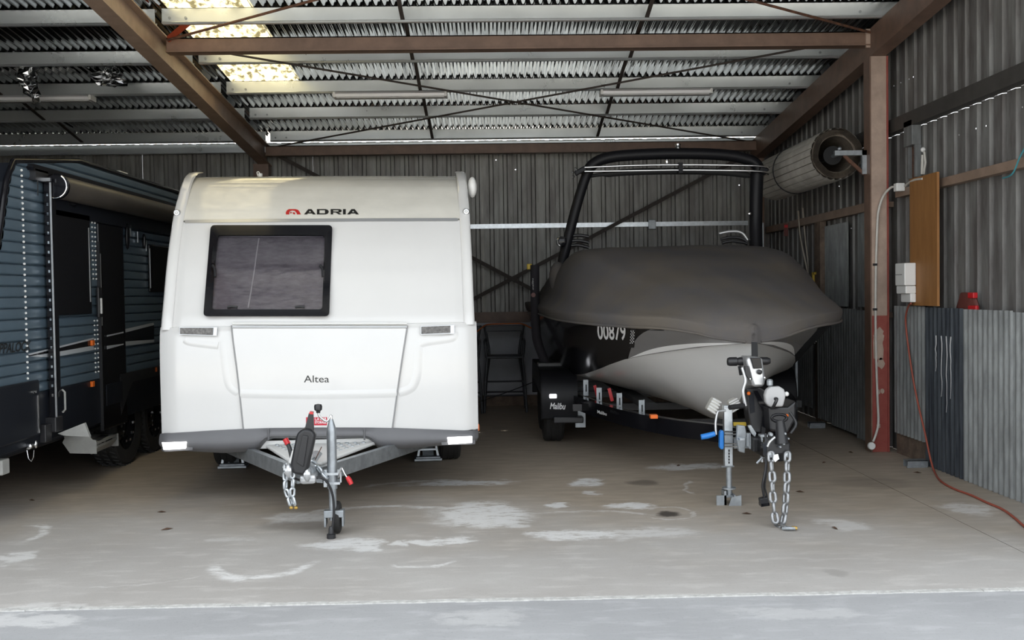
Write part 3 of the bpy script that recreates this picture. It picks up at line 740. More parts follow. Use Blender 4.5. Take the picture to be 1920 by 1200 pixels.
def L_R(x, wd): return [[(x, 0), (x + .22 * wd, 0), (x + .22 * wd, 1), (x, 1)], [(x + .22 * wd, .78), (x + .22 * wd, 1), (x + .8 * wd, 1), (x + .7 * wd, .78)], [(x + .22 * wd, .35), (x + .22 * wd, .55), (x + .7 * wd, .55), (x + .8 * wd, .35)], [(x + .7 * wd, .55), (x + .7 * wd, .78), (x + .8 * wd, 1), (x + .97 * wd, .86), (x + .97 * wd, .5), (x + .8 * wd, .35)], [(x + .45 * wd, .35), (x + .7 * wd, .35), (x + 1.0 * wd, 0), (x + .72 * wd, 0)]]
def L_I(x, wd): return [[(x, 0), (x + wd, 0), (x + wd, 1), (x, 1)]]
word = L_A(0, .215) + L_D(.235, .215) + L_R(.485, .205) + L_I(.71, .05) + L_A(.785, .215)
printed('brand_lettering', *poly_letters(word), (570, 392, 673, 402), 'ink', .004, label='black ADRIA lettering')
em = [[(0, 0), (.24, 0), (.22, .3), (.28, .62), (.20, 1), (.08, .8), (0, .45)], [(.20, 1), (.28, .62), (.45, .74), (.62, .62), (.66, 1), (.45, 1.0)], [(.66, 1), (.62, .62), (.72, .25), (.74, 0), (1, 0), (.92, .5), (.82, .85)], [(.30, .18), (.42, .30), (.36, .5), (.28, .4)], [(.46, .42), (.62, .34), (.60, 0), (.48, .1)]]
printed('brand_emblem', *poly_letters(em), (536, 392, 564, 402), 'logo_red', .004, label='red emblem before the lettering')
V, Fc = text2d('Altea'); printed('model_lettering', V, Fc, (570, 704, 617, 717), 'ink', .0425, door, label='black Altea lettering')
stk = cobj('sticker', qpatch([(575, 781), (614, 781), (614, 796), (575, 796)], .043, 6, 3, .002), 'sticker', door, label='red sticker with white lettering')
V, Fc = text2d('L.A CAR', .02); printed('sticker_lettering', V, Fc, (590.5, 783, 612, 788), 'ink_white', .046, stk)
V, Fc = text2d('STORAGE', .02); printed('sticker_lettering', V, Fc, (590.5, 789.3, 612, 794.3), 'ink_white', .046, stk)
em2 = [[(0, .5), (.3, .9), (.4, .75), (.22, .5)], [(0, .5), (.22, .5), (.4, .25), (.3, .1)], [(1, .5), (.7, .9), (.6, .75), (.78, .5)], [(1, .5), (.78, .5), (.6, .25), (.7, .1)]]
printed('sticker_emblem', *poly_letters(em2), (577, 783, 588, 794), 'ink_white', .046, stk)
# awning light, aerial, roof hatch
ql = cray(886, 350, .8)
cobj('awning_lamp', MB().sphere(ql + Vector((-.002, 0, -.005)), .058, 14, (.66, 1.3, 1.5)), 'white_plastic', smooth=60)
ap = cray(488, 333, 1.6)
an = cobj('aerial', MB().tube([(ap.x, 1.6, 2.56), (ap.x, 1.6, 2.62)], .02, 10), 'white_plastic')
cobj('aerial_wire', MB().tube(spline([(ap.x, 1.6, 2.60), (ap.x - .012, 1.6, 2.635), (ap.x - .028, 1.6, 2.63), (ap.x - .022, 1.6, 2.60)], 5), .004, 6), 'white_plastic', an)
cobj('roof_hatch', MB().lathe([(.30, 0), (.29, .03), (.2, .045), (0, .05)], (.15, 2.0, 2.57), 'z', 28), 'cream_gel', smooth=50)
# running gear
def wheel(name, parent, c, r, wd, rim, axis='x', treads=True, local=True, mat_rim='silver'):
    h = wd / 2; c = Vector(c)
    t = obj(name, MB().lathe([(r * .62, -h * .8), (r * .8, -h), (r * .94, -h * .92), (r, -h * .7), (r, -h * .35), (r * .985, -h * .33), (r * .985, -h * .2), (r, -h * .18), (r, h * .18), (r * .985, h * .2), (r * .985, h * .33), (r, h * .35), (r, h * .7), (r * .94, h * .92), (r * .8, h), (r * .62, h * .8)], c, axis, 36, closed=True), 'rubber', parent, smooth=40, local=local)
    obj('rim', MB().lathe([(0, -h * .5), (r * .2, -h * .55), (r * .45, -h * .3), (r * .58, -h * .7), (r * .63, -h * .75), (r * .63, h * .75), (r * .58, h * .7), (r * .45, h * .3), (r * .2, h * .55), (0, h * .5)], c, axis, 28), mat_rim, t, smooth=30, local=local)
    return t
for sx in (-1, 1): wheel('tyre', cv, (sx * 1.0, 1.72, .315), .315, .195, .2)
for (px, py) in ((435, 880), (803, 866)):            # corner steadies
    g = CINV @ atz(px, py); g.y += .05
    s_ = cobj('corner_steady', MB().bar((g.x, g.y + .30, .42), (g.x, g.y + .02, .05), .10, .02, (0, 1, 0)), 'galv')
    cobj('steady_foot', MB().box((g.x - .125, g.y - .06, .008), (g.x + .125, g.y + .10, .03)).box((g.x - .11, g.y - .05, .03), (g.x + .11, g.y + .08, .045)), 'galv', s_, bevel=.004)
    cobj('steady_bracket', MB().prism([(g.x - .10, g.y - .02, .05), (g.x - .07, g.y - .02, .20), (g.x - .055, g.y - .02, .20), (g.x - .08, g.y - .02, .05)], (0, .05, 0)).prism([(g.x + .10, g.y - .02, .05), (g.x + .07, g.y - .02, .20), (g.x + .055, g.y - .02, .20), (g.x + .08, g.y - .02, .05)], (0, .05, 0)).box((g.x - .075, g.y - .015, .10), (g.x + .075, g.y + .01, .115)).box((g.x - .09, g.y - .03, .19), (g.x + .09, g.y + .05, .215)), 'galv_bright', s_)
# drawbar
HX, HY, HZ = .02, -1.20, .43
for sx in (-1, 1):
    cobj('drawbar_rail', MB().bar((sx * .92, .75, .36), (HX + sx * .06, HY + .12, .385), .045, .10), 'galv')
cobj('front_skirt_plate', MB().prism([(-.44, -.10, .415), (.43, -.10, .415), (.40, -.10, .47), (-.40, -.10, .47)], (0, .05, 0)), 'white_plastic')
cover = cobj('drawbar_cover', MB().prism([(-.40, -.10, .42), (.40, -.10, .42), (.09, -1.0, .43), (-.09, -1.0, .43)], (0, 0, .025)), 'white_plastic', bevel=.01)
td = MB()
for r in range(5):
    for sx in (-1, 1):
        for k in range(4 - r // 2):
            x = sx * (.31 - k * .06 - r * .035); yy = -.16 - r * .085
            if abs(x) > .04: td.lathe([(.016, 0), (.014, .006), (0, .008)], (x, yy, .446), 'z', 8)
cobj('tread_dots', td, 'galv', cover, kind='stuff')
cobj('coupling_tube', MB().lathe([(.035, 0), (.045, .02), (.045, .55), (.035, .57)], (HX, -1.2, .43), 'y', 18), 'galv', smooth=40)
def cxz(px, py, yl): p = cray(px, py, yl); return Vector((p.x, yl, p.z))
hp = [(544, 872), (556, 813), (569, 803), (585, 806), (592, 816), (578, 880), (570, 893), (548, 889)]
st_ = cobj('coupling_stabiliser', MB().prism([cxz(*p, -1.30) for p in hp], (0, .10, 0)), 'black_plastic', bevel=.018, smooth=40)
cobj('stabiliser_lever', MB().prism([cxz(*p, -1.27) for p in [(569, 812), (579, 774), (587, 775), (588, 812)]], (0, .045, 0)), 'black_plastic', st_, bevel=.006)
cobj('lever_tip', MB().prism([cxz(*p, -1.272) for p in [(579.5, 776), (580.5, 772), (587, 773), (587, 777)]], (0, .047, 0)), 'red', st_)
cobj('lever_ridge', MB().prism([cxz(*p, -1.312) for p in [(556, 868), (567, 816), (578, 818), (569, 876)]], (0, .02, 0)), 'black_plastic', st_, bevel=.004)
cobj('lever_arm', MB().bar(cxz(551, 845, -1.24), cxz(541, 880, -1.24), .02, .02), 'white_plastic', st_)
cobj('lever_arm', MB().bar(cxz(583, 852, -1.24), cxz(574, 885, -1.24), .02, .02), 'white_plastic', st_)
for q in ((541, 882), (576, 889)):
    c = cxz(*q, -1.27); cobj('friction_pad', MB().lathe([(.0, -.02), (.026, -.02), (.032, -.012), (.032, .012), (.026, .02), (0, .02)], c, 'x', 18).sphere(c, .032, 12, (.7, 1.1, 1.5)), 'silver', st_, smooth=40)
hb = cobj('handbrake_lever', MB().tube([cxz(549, 865, -1.05), cxz(543, 840, -1.02), cxz(538, 829, -1.0)], .014, 10), 'black_plastic')
cobj('red_button', MB().tube([cxz(540, 833, -1.01), cxz(535, 823, -1.0)], .018, 10), 'red', hb)
# jockey wheel
JX, JY = .162, -1.10
jw = cobj('jockey_wheel', MB().tube([(JX, JY, .10), (JX, JY, .60)], .024, 16), 'galv', smooth=40)
cobj('outer_tube', MB().lathe([(.024, .30), (.031, .30), (.031, .66), (.027, .69), (.018, .72), (.012, .74)], (JX, JY, 0), 'z', 18), 'galv', jw, smooth=40)
c0 = cxz(620, 800, JY)
cobj('crank', MB().tube(spline([(JX, JY, .73), (JX, JY, .765), cxz(613, 790, JY), cxz(600, 782, JY), cxz(597, 775, JY), cxz(596, 770, JY)], 5), .007, 8), 'chrome', jw, smooth=60)
kc = cxz(596.5, 765, JY)
cobj('crank_knob', MB().lathe([(.012, -.032), (.014, -.02), (.024, -.012), (.026, .01), (.022, .022), (.008, .025)], kc, 'z', 14), 'black_plastic', jw, smooth=40)
rimj = cobj('wheel', MB().lathe([(.04, -.022), (.085, -.026), (.10, -.018), (.104, 0), (.10, .018), (.085, .026), (.04, .022)], (JX + .02, JY + .06, .104), 'x', 28, closed=False), 'rubber', jw, smooth=40)
cobj('wheel_fork', MB().box((JX - .055, JY - .03, .06), (JX - .042, JY + .10, .14)).box((JX + .055, JY - .03, .06), (JX + .068, JY + .10, .15)).box((JX - .055, JY - .035, .12), (JX + .068, JY + .02, .165)), 'galv', jw, bevel=.004)
cobj('clamp', MB().box((JX - .045, JY - .035, .33), (JX + .05, JY + .09, .345)).box((JX - .045, JY - .035, .39), (JX + .05, JY + .09, .405)).box((JX - .055, JY + .0, .31), (JX - .035, JY + .10, .42)).box((JX + .05, JY - .02, .34), (JX + .058, JY + .02, .40)), 'galv_bright', jw)
cobj('clamp_lever', MB().tube(spline([(JX + .04, JY - .04, .375), cxz(640, 877, JY - .05), cxz(646, 887, JY - .06), cxz(652, 897, JY - .07)], 4), .006, 8), 'chrome', jw)
cobj('red_grip', MB().tube([cxz(651, 894, JY - .07), cxz(655, 900, JY - .075), cxz(659, 908, JY - .08)], [.013, .016, .014], 10), 'red', jw, smooth=60)
# chains
def link_mesh(L_, wd, r):
    pts = []; h = L_ / 2 - wd / 2
    for i in range(10):
        a = PI * i / 9; pts.append(((wd / 2 - r) * math.cos(a), 0, h + (wd / 2 - r) * math.sin(a)))
    for i in range(10):
        a = PI + PI * i / 9; pts.append(((wd / 2 - r) * math.cos(a), 0, -h + (wd / 2 - r) * math.sin(a)))
    return MB().tube(pts, r, 7, closed=True)
def chain(parent, path, L_, wd, r, mat, local, inv=None, tw=0.5):
    P = [Vector(p) for p in path]
    if inv is not None: P = [inv @ p for p in P]
    step = L_ - 2.3 * r; D = [0]
    for a, b in zip(P, P[1:]): D.append(D[-1] + (b - a).length)
    n = max(2, int(D[-1] / step)); src = None; first = None
    for k in range(n):
        s = (k + .5) * D[-1] / n
        for i in range(len(P) - 1):
            if s <= D[i + 1]: break
        d = (P[i + 1] - P[i]); t = (s - D[i]) / max(1e-6, d.length); c = P[i] + d * t
        q = d.to_track_quat('Z', 'Y'); q = q @ Matrix.Rotation(tw + (PI / 2 if k % 2 else 0), 3, 'Z').to_quaternion()
        if src is None:
            o = obj('chain_link', link_mesh(L_, wd, r), mat, parent, smooth=60, local=True); src = o
        else:
            o = src.copy(); COL.objects.link(o); o.parent = parent
        o.location = c; o.rotation_mode = 'QUATERNION'; o.rotation_quaternion = q
ch = cobj('safety_chain', MB().tube([cxz(534, 868, -1.2), cxz(531, 876, -1.22), cxz(534, 884, -1.22), cxz(540, 882, -1.22)], .006, 8), 'galv_bright')
chain(ch, [cxz(536, 868, -1.25), cxz(535, 890, -1.26), cxz(535, 915, -1.26), cxz(541, 932, -1.26), cxz(546, 948, -1.26)], .066, .042, .0085, 'galv_bright', True)
chain(ch, [cxz(547, 880, -1.27), cxz(549, 905, -1.27), cxz(548, 925, -1.27), cxz(553, 948, -1.27)], .066, .042, .0085, 'galv_bright', True, tw=1.1)
for q in ((546, 952), (555, 952)): c = cxz(*q, -1.265); cobj('shackle', MB().sphere(c, .013, 10, (1, .8, .8)), 'brass', ch)
ch2 = cobj('safety_chain', MB().tube([cxz(583, 862, -1.0), cxz(590, 858, -1.02)], .006, 8), 'galv_bright')
chain(ch2, [cxz(582, 864, -1.1), cxz(592, 872, -1.12), cxz(603, 885, -1.14), cxz(614, 897, -1.13)], .066, .042, .0085, 'galv_bright', True)
cobj('breakaway_cable', MB().tube(spline([cxz(603, 838, -.9), cxz(592, 860, -1.0), cxz(580, 885, -1.1), cxz(573, 900, -1.15)], 5), .003, 6), 'rust')
tc = cobj('tow_cable', MB().tube(spline([cxz(552, 897, -1.15), cxz(570, 902, -1.2), cxz(588, 898, -1.22), cxz(600, 895, -1.22), cxz(614, 905, -1.2), cxz(624, 930, -1.18), cxz(626, 965, -1.17), cxz(623, 990, -1.17), cxz(622, 996, -1.17)], 6), .008, 8), 'black_plastic', smooth=60)
pc = cxz(621, 1003, -1.17)
cobj('plug', MB().lathe([(.010, .055), (.016, .04), (.018, .01), (.028, .005), (.028, -.055), (.022, -.06)], pc, 'z', 14), 'black_plastic', tc, smooth=30)
cobj('coupling_head', MB().box((HX - .045, -1.26, .36), (HX + .055, -1.08, .42)), 'silver', bevel=.02)

# ================================================================== DARK TEAL CARAVAN ON THE LEFT
AX = -3.3
av = thing('caravan', 'dark teal ribbed caravan with black windows and rolled side awning', 'caravan', (-4.5, 9.6, 0), 0)
FRONT = [(.45, 6.47), (1.2, 6.50), (1.7, 6.60), (1.93, 6.695), (2.2, 6.78), (2.38, 6.85), (2.475, 6.93)]
def afront(z): return smooth_tab(FRONT, z) if z <= 2.475 else 6.93 + (z - 2.475) / .147 * 1.09
prof = [(afront(.47 + (2.475 - .47) * i / 14), .47 + (2.475 - .47) * i / 14) for i in range(15)] + [(8.02, 2.622), (12.9, 2.63), (13.0, 2.5), (13.0, .47)]
obj('body', MB().prism([(AX - .012, y, z) for (y, z) in prof], (-2.4, 0, 0)), 'skirt', av)
obj('edge_moulding', MB().tube([(AX - .005, y - .012, z + .008) for (y, z) in prof[:17]], .022, 8), 'black_gloss', av, smooth=60)
def sidepoly(pts, dx, th=.012): return MB().prism([(AX + dx, atx(*p, AX).y, atx(*p, AX).z) for p in pts], (th, 0, 0))
nbd, z0c, hb_ = 23, .85, .0769
for i in range(nbd):
    za = z0c + i * hb_; zb = min(za + hb_, 2.615)
    rows = []
    for (t, dx) in ((0, -.012), (.04, .0), (.16, .008), (.5, .010), (.84, .006), (.97, -.004), (1, -.012)):
        z = za + (zb - za) * t; rows.append([(AX + dx, afront(z) + .02, z), (AX + dx, 12.95, z)])
    obj('cladding_board', MB().grid(rows), 'clad', av, smooth=35)
rv = MB()
for k in range(46):
    z = .93 + k * .0385
    if 2.44 > z: 
        for dy in ((7.005,) if True else ()): rv.sphere((AX + .012, dy - .006 * (z - 1.6), z), .010, 6)
for k in range(34):
    z = .92 + k * .0385
    for dy in (8.195, 8.255):
        if not (1.38 < z < 1.66): rv.sphere((AX + .012, dy, z), .0085, 6)
obj('rivets', rv, 'white_plastic', av, kind='stuff')
# skirt, hatch, door, windows
obj('skirt_panel', MB().box((AX - .03, 6.5, .49), (AX + .014, 8.70, .855)), 'skirt', av, bevel=.005)
obj('skirt_panel', MB().box((AX - .03, 10.25, .47), (AX + .014, 12.95, .855)), 'skirt', av, bevel=.005)
ar = []
for i in range(17):
    t = i / 16; y = 8.68 + 1.62 * t; z = .50 + .27 * min(1, math.sin(PI * t) * 1.9); ar.append((y, z))
obj('wheel_arch', MB().prism([(AX - .02, y, z) for (y, z) in ar] + [(AX - .02, 10.3, .86), (AX - .02, 8.68, .86)], (.05, 0, 0)), 'black_plastic', av)
ht = obj('storage_hatch', MB().box((AX + .012, 6.50, .55), (AX + .035, 7.14, .95)), 'skirt', av, bevel=.012)
obj('hatch_trim', MB().box((AX + .034, 7.10, .57), (AX + .040, 7.11, .84)), 'chrome', ht)
for y in (7.02, 7.06): obj('hatch_lock', MB().lathe([(.010, 0), (.010, .008), (0, .010)], (AX + .035, y, .87), 'x', 10), 'chrome', ht)
wn = obj('side_window', MB().box((AX + .005, 7.40, 1.40), (AX + .030, 8.12, 2.21)), 'black_gloss', av, bevel=.012)
obj('window_pane', MB().box((AX + .030, 7.45, 1.45), (AX + .034, 8.06, 2.15)), 'black_gloss', wn)
obj('window_bead', MB().box((AX + .030, 8.075, 1.5), (AX + .036, 8.083, 2.10)), 'silver', wn)
w2 = obj('side_window', MB().box((AX + .005, 9.50, 1.58), (AX + .030, 10.5, 2.04)), 'black_gloss', av, bevel=.012)
obj('window_bead', MB().box((AX + .028, 9.495, 1.62), (AX + .034, 9.503, 2.0)), 'silver', w2)
dr = obj('entry_door', MB().box((AX + .005, 8.29, .42), (AX + .028, 8.84, 2.16)), 'black_gloss', av, bevel=.02)
obj('door_edge', MB().box((AX + .010, 8.275, .42), (AX + .036, 8.288, 2.0)), 'black_plastic', dr)
obj('door_edge', MB().box((AX + .026, 8.30, 1.30), (AX + .034, 8.308, 1.9)), 'silver', dr)
obj('door_vent', MB().box((AX + .028, 8.36, .62), (AX + .034, 8.72, .80)), 'skirt', dr, bevel=.003)
hd = obj('door_handle', MB().box((AX + .028, 8.205, 1.37), (AX + .05, 8.275, 1.62)), 'black_plastic', dr, bevel=.006)
obj('handle_grip', MB().box((AX + .05, 8.225, 1.40), (AX + .062, 8.25, 1.53)), 'white_plastic', hd, bevel=.005)
for (y, z, a, b) in ((8.93, 2.08, .03, .12), (9.35, 2.06, .012, .07)):
    obj('grab_rail', MB().sphere((AX + .03, y, z), 1, 12, (.02, a, b)), 'black_gloss', av, smooth=60)
for (y, z) in ((9.02, 2.14), (9.20, 2.09), (9.42, 2.02)): obj('bracket', MB().box((AX + .02, y, z - .05), (AX + .03, y + .01, z + .05)), 'silver', av)
obj('porch_lamp', MB().sphere((AX + .02, 7.80, 2.275), 1, 14, (.025, .10, .03)), 'black_gloss', av, smooth=60)
for (p) in ((173, 643), (173, 720), (291, 693)):
    q = atx(*p, AX + .02); obj('marker_lamp_or_reflector', MB().box((AX + .012, q.y - .025, q.z - .022), (AX + .032, q.y + .025, q.z + .022)), 'amber', av, bevel=.004)
def z2(x, y): return (x / 4, 580 + y / 4)
for (pts, mt, dx) in (([(195, 335), (690, 213), (690, 226), (205, 345)], 'stripe', .012), ([(205, 345), (690, 226), (690, 272), (380, 325), (210, 352)], 'black_gloss', .010), ([(200, 353), (380, 326), (690, 272), (690, 305), (380, 360)], 'stripe', .012),
                      ([(770, 195), (895, 168), (895, 178), (770, 206)], 'stripe', .034), ([(770, 275), (895, 258), (895, 266), (770, 300)], 'stripe', .034),
                      ([(920, 150), (1140, 100), (1145, 118), (920, 176)], 'stripe', .012), ([(920, 176), (1145, 118), (1145, 225), (920, 240)], 'skirt', .011), ([(920, 242), (1145, 228), (1145, 246), (920, 276)], 'stripe', .012)):
    obj('side_stripe', sidepoly([z2(*p) for p in pts], dx, .003), mt, av)
V, Fc = text2d('APPALOCK', .015)
q0 = atx(2, 659, AX); q1 = atx(53, 657, AX); zt_ = atx(30, 641, AX).z
obj('brand_lettering', MB().add([(AX + .0145 + .001, 6.535 + (q1.y - 6.535) * u + .02 * v, 1.165 + (1.235 - 1.165) * v) for (u, v) in V], Fc), 'ink', av, label='black APPALOCK lettering')
# awning
aw = obj('awning', MB().lathe([(.085, 0), (.088, .02), (.088, 5.3), (.085, 5.34)], (AX + .10, 7.36, 2.355), 'y', 24), 'awning', av, smooth=40)
obj('awning_rail', MB().box((AX, 7.1, 2.445), (AX + .05, 12.9, 2.49)), 'black_gloss', aw)
obj('awning_valance', MB().box((AX + .0, 7.45, 2.16), (AX + .03, 12.7, 2.36)), 'skirt', aw)
obj('end_cap', MB().lathe([(.0, -.025), (.08, -.025), (.094, -.01), (.094, .02), (.088, .03)], (AX + .10, 7.345, 2.355), 'y', 24), 'black_gloss', aw, smooth=40)
obj('end_cap_trim', MB().tube([(AX + .10 + .088 * math.cos(a), 7.318, 2.355 + .088 * math.sin(a)) for a in [(-110 + 15 * k) * PI / 180 for k in range(12)]], .005, 6), 'chrome', aw)
arm = obj('awning_arm', MB().box((AX + .03, 7.30, .62), (AX + .07, 7.33, 2.41)), 'black_gloss', av)
obj('arm_channel', MB().box((AX + .07, 7.298, .66), (AX + .082, 7.306, 2.38)), 'silver', arm)
obj('arm_channel', MB().box((AX + .02, 7.345, .80), (AX + .07, 7.40, 2.36)), 'black_gloss', arm)
obj('arm_bracket', MB().box((AX, 7.13, 2.38), (AX + .05, 7.33, 2.46)).box((AX + .045, 7.16, 2.27), (AX + .05, 7.168, 2.38)), 'black_plastic', arm)
obj('arm_bolt', MB().box((AX + .05, 7.27, 2.385), (AX + .09, 7.29, 2.41)), 'chrome', arm)
am = MB()
for k in range(22): am.box((AX + .048, 7.2965, 2.28 - k * .07), (AX + .06, 7.2995, 2.30 - k * .07))
obj('arm_slots', am, 'chrome', arm, kind='stuff')
obj('arm_foot', MB().box((AX - .0, 7.26, .55), (AX + .09, 7.38, .66)).box((AX + .01, 7.16, .49), (AX + .06, 7.26, .62)), 'black_plastic', arm, bevel=.008)
obj('arm_handle', MB().tube([(AX + .07, 7.42, .85), (AX + .09, 7.42, .83), (AX + .09, 7.42, .70), (AX + .07, 7.42, .68)], .008, 8), 'step_grey', arm)
obj('awning_arm', MB().box((AX + .03, 12.50, .62), (AX + .07, 12.54, 2.41)), 'black_gloss', av)
# wheels with slotted black rims
for yw in (9.10, 9.87):
    t = wheel('tyre', av, (AX - .18, yw, .37), .37, .25, .2, 'x', local=False, mat_rim='black_gloss')
    for k in range(10):
        a = 2 * PI * k / 10
        obj('rim_slot', MB().box((AX - .085, yw + .155 * math.cos(a) - .018, .37 + .155 * math.sin(a) - .010), (AX - .068, yw + .155 * math.cos(a) + .018, .37 + .155 * math.sin(a) + .010)), 'chrome', t)
    tm = MB()
    for k in range(40):
        a = 2 * PI * k / 40
        for j in range(3):
            tm.bar((AX - .27 + j * .075, yw + .372 * math.cos(a + j * .05), .37 + .372 * math.sin(a + j * .05)), (AX - .225 + j * .075, yw + .372 * math.cos(a + .06 + j * .05), .37 + .372 * math.sin(a + .06 + j * .05)), .03, .012)
    obj('tread_blocks', tm, 'rubber', t, kind='stuff')
# folding step
def stp(px, py, y): return aty(px, py, y)
sp = obj('entry_step', MB().prism([stp(*p, 7.90) for p in [(118, 814), (167, 816), (172, 824), (180, 826), (181, 851), (131, 850), (117, 830), (121, 822)]], (0, .012, 0)), 'step_grey', av)
obj('step_hanger', MB().prism([stp(*p, 7.35) for p in [(108, 813), (158, 793), (168, 819), (120, 817)]], (0, .03, 0)), 'step_grey', sp)
a0 = stp(181, 829, 7.9); a1 = stp(219, 813, 8.75); b0 = stp(181, 848, 7.9); b1 = stp(219, 832, 8.75)
obj('step_tread', MB().prism([a0 + Vector((0, .012, -.03)), a1 + Vector((0, 0, -.03)), b1 + Vector((-.05, 0, 0)), b0 + Vector((-.05, .012, 0))], (0, 0, -.02)), 'step_grey', sp)
obj('step_tread', MB().prism([a0 + Vector((-.22, .012, 0)), a1 + Vector((-.22, 0, 0)), a1, a0], (0, 0, -.02)), 'step_grey', sp)
obj('step_grip', MB().prism([a0 + Vector((-.09, .12, .001)), a1 + Vector((-.09, -.1, .001)), a1 + Vector((-.02, -.1, .001)), a0 + Vector((-.02, .12, .001))], (0, 0, .004)), 'black_matt', sp)
obj('step_side', MB().box((a1.x - .22, 8.75, b1.z - .02), (a1.x + .01, 8.765, a1.z)), 'step_grey', sp)
# chassis pieces under the nose
obj('chassis_rail', MB().box((AX - .30, 6.5, .40), (AX - .18, 12.8, .50)), 'black_matt', av)
dl = obj('drop_leg', MB().box((AX - .24, 6.58, .36), (AX + .03, 6.68, .46)), 'step_grey', av, bevel=.006)
obj('leg_foot', MB().box((AX - .30, 6.56, .30), (AX - .20, 6.70, .36)), 'galv', dl)
tq = aty(58, 836, 7.0)
tp = obj('water_tap', MB().lathe([(.010, -.04), (.02, -.035), (.02, .01), (.015, .025)], tq, 'y', 14).sphere(tq + Vector((.035, 0, .01)), .015, 10, (.7, 1, 1.9)), 'chrome', av, smooth=50)
obj('tap_chain', MB().tube([tq + Vector((-.03, 0, -.03)), tq + Vector((-.02, 0, -.09)), tq + Vector((.0, 0, -.11)), tq + Vector((.015, 0, -.08)), tq + Vector((.02, 0, -.03))], .003, 6), 'chrome', tp)
obj('roof_vent', MB().box((AX - .4, 9.15, 2.63), (AX - .1, 9.35, 2.70)), 'white_plastic', av, bevel=.01)
# pale van glimpsed beyond
bv = thing('caravan', 'tall beige caravan barely visible beyond the teal one at the left edge', 'caravan', (-7.5, 10.3, 0))
obj('body', MB().prism([(-6.2, 7.4, .4), (-6.2, 7.3, 1.5), (-6.2, 7.5, 2.4), (-6.2, 7.9, 3.0), (-6.2, 8.6, 3.16), (-6.2, 12.8, 3.16), (-6.2, 12.95, 2.6), (-6.2, 12.95, .4)], (-2.3, 0, 0)), 'beige_van', bv, bevel=.08)
obj('side_window', MB().box((-6.21, 9.0, 1.5), (-6.18, 10.2, 2.1)), 'black_gloss', bv, bevel=.01)
for yw in (10.0, 10.8): wheel('tyre', bv, (-6.32, yw, .34), .34, .22, .2, 'x', local=False)
obj('drawbar', MB().bar((-6.6, 7.5, .40), (-7.3, 6.2, .40), .06, .12).bar((-8.1, 7.5, .40), (-7.4, 6.2, .40), .06, .12), 'galv', bv)

# ================================================================== BOAT
BA = math.radians(2.0); BORG = Vector((1.905, 7.2, 0))
BM = Matrix.Translation(BORG) @ Matrix.Rotation(BA, 4, 'Z'); BINV = BM.inverted()
bt = thing('boat', 'black and silver wakeboard boat under a charcoal cover on a trailer', 'boat', BORG, BA)
GW = [(0, .03), (.08, .26), (.3, .56), (.6, .82), (1.0, 1.03), (1.6, 1.20), (2.2, 1.27), (3.5, 1.29), (5.8, 1.25)]
SKZ = [(0, 1.135), (.06, 1.16), (.15, 1.20), (.3, 1.23), (.6, 1.24), (1.0, 1.25), (2.0, 1.275), (3.5, 1.30), (5.8, 1.30)]
CH = [(0, .012), (.1, .05), (.5, .28), (1.2, .72), (1.8, .91), (2.3, .99), (3, 1.05), (5.8, 1.08)]
CZ = [(0, 1.13), (.1, 1.12), (.5, 1.075), (1.2, .95), (1.8, .81), (2.3, .73), (3, .69), (5.8, .66)]
KZ = [(0, 1.10), (.15, .86), (.4, .64), (.75, .48), (1.2, .425), (1.8, .42), (5.8, .43)]
def g_(t): return smooth_tab(GW, t)
def bobj(name, mb, mat, parent=bt, **k): return obj(name, mb, mat, parent, local=True, **k)
BYS = [0, .03, .08, .15, .25, .4, .6, .8, 1.0, 1.25, 1.5, 1.8, 2.1, 2.5, 3.0, 3.6, 4.4, 5.2, 5.8]
# bottom: chine - keel - chine, slightly hollow V
rows = []
for y in BYS:
    c, cz, kz = smooth_tab(CH, y), smooth_tab(CZ, y), smooth_tab(KZ, y)
    r = []
    for u in (-1, -.8, -.6, -.4, -.2, 0, .2, .4, .6, .8, 1):
        a = abs(u); z = kz + (cz - kz) * (a ** (1.25 if y < 1.2 else 1.05)); r.append(Vector((c * u, y, z)))
    rows.append(r)
bobj('hull_bottom', MB().grid(rows), 'hull_grey', smooth=50, label='silver grey hull bottom')
def sidept(sx, y, v, o=0.0):
    c, cz = smooth_tab(CH, y), smooth_tab(CZ, y); g = g_(y); gz_ = smooth_tab(SKZ, y) + .045
    x = c + (g - c) * (1 - max(0.0, 1 - v) ** 1.5); z = cz + (gz_ - cz) * v
    return Vector((sx * (x + o), y, z))
def startv(v): return max(.18, 1.2 - 1.0 * v)
for sx in (-1, 1):
    rows = [[sidept(sx, startv(v / 10) * (j / 10) ** 1.3, v / 10) for j in range(11)] for v in range(11)]
    bobj('hull_side', MB().grid(rows), 'hull_mid', smooth=50, label='grey forward hull side')
    rows = [[sidept(sx, startv(v / 10) + (5.8 - startv(v / 10)) * (j / 20) ** 1.6, v / 10) for j in range(21)] for v in range(11)]
    bobj('hull_side', MB().grid(rows), 'black_gloss', smooth=50, label='gloss black hull side')
    rows = [[sidept(sx, 1.18 * (j / 24) ** 1.2, vv * (.35 + .65 * math.sin(PI * (j / 24) ** 1.4) + .0) * (1 - (j / 24) ** 6), .006 + .055 * (1 - vv / .15) * math.sin(PI * min(1, .1 + j / 26))) for j in range(25)] for vv in (0.0, .05, .10, .15)]
    bobj('chine_stripe', MB().slab(rows, (-sx * .003, 0, 0)), 'hull_white', smooth=50)
bobj('transom', MB().prism([(-1.25, 5.8, 1.27), (-1.08, 5.8, .66), (0, 5.8, .46), (1.08, 5.8, .66), (1.25, 5.8, 1.27)], (0, .03, 0)), 'black_gloss')
bobj('deck', MB().prism([(-g_(y) * .9, y, 1.215) for y in BYS[5:]] + [(g_(y) * .9, y, 1.215) for y in BYS[:4:-1]], (0, 0, .01)), 'black_matt')
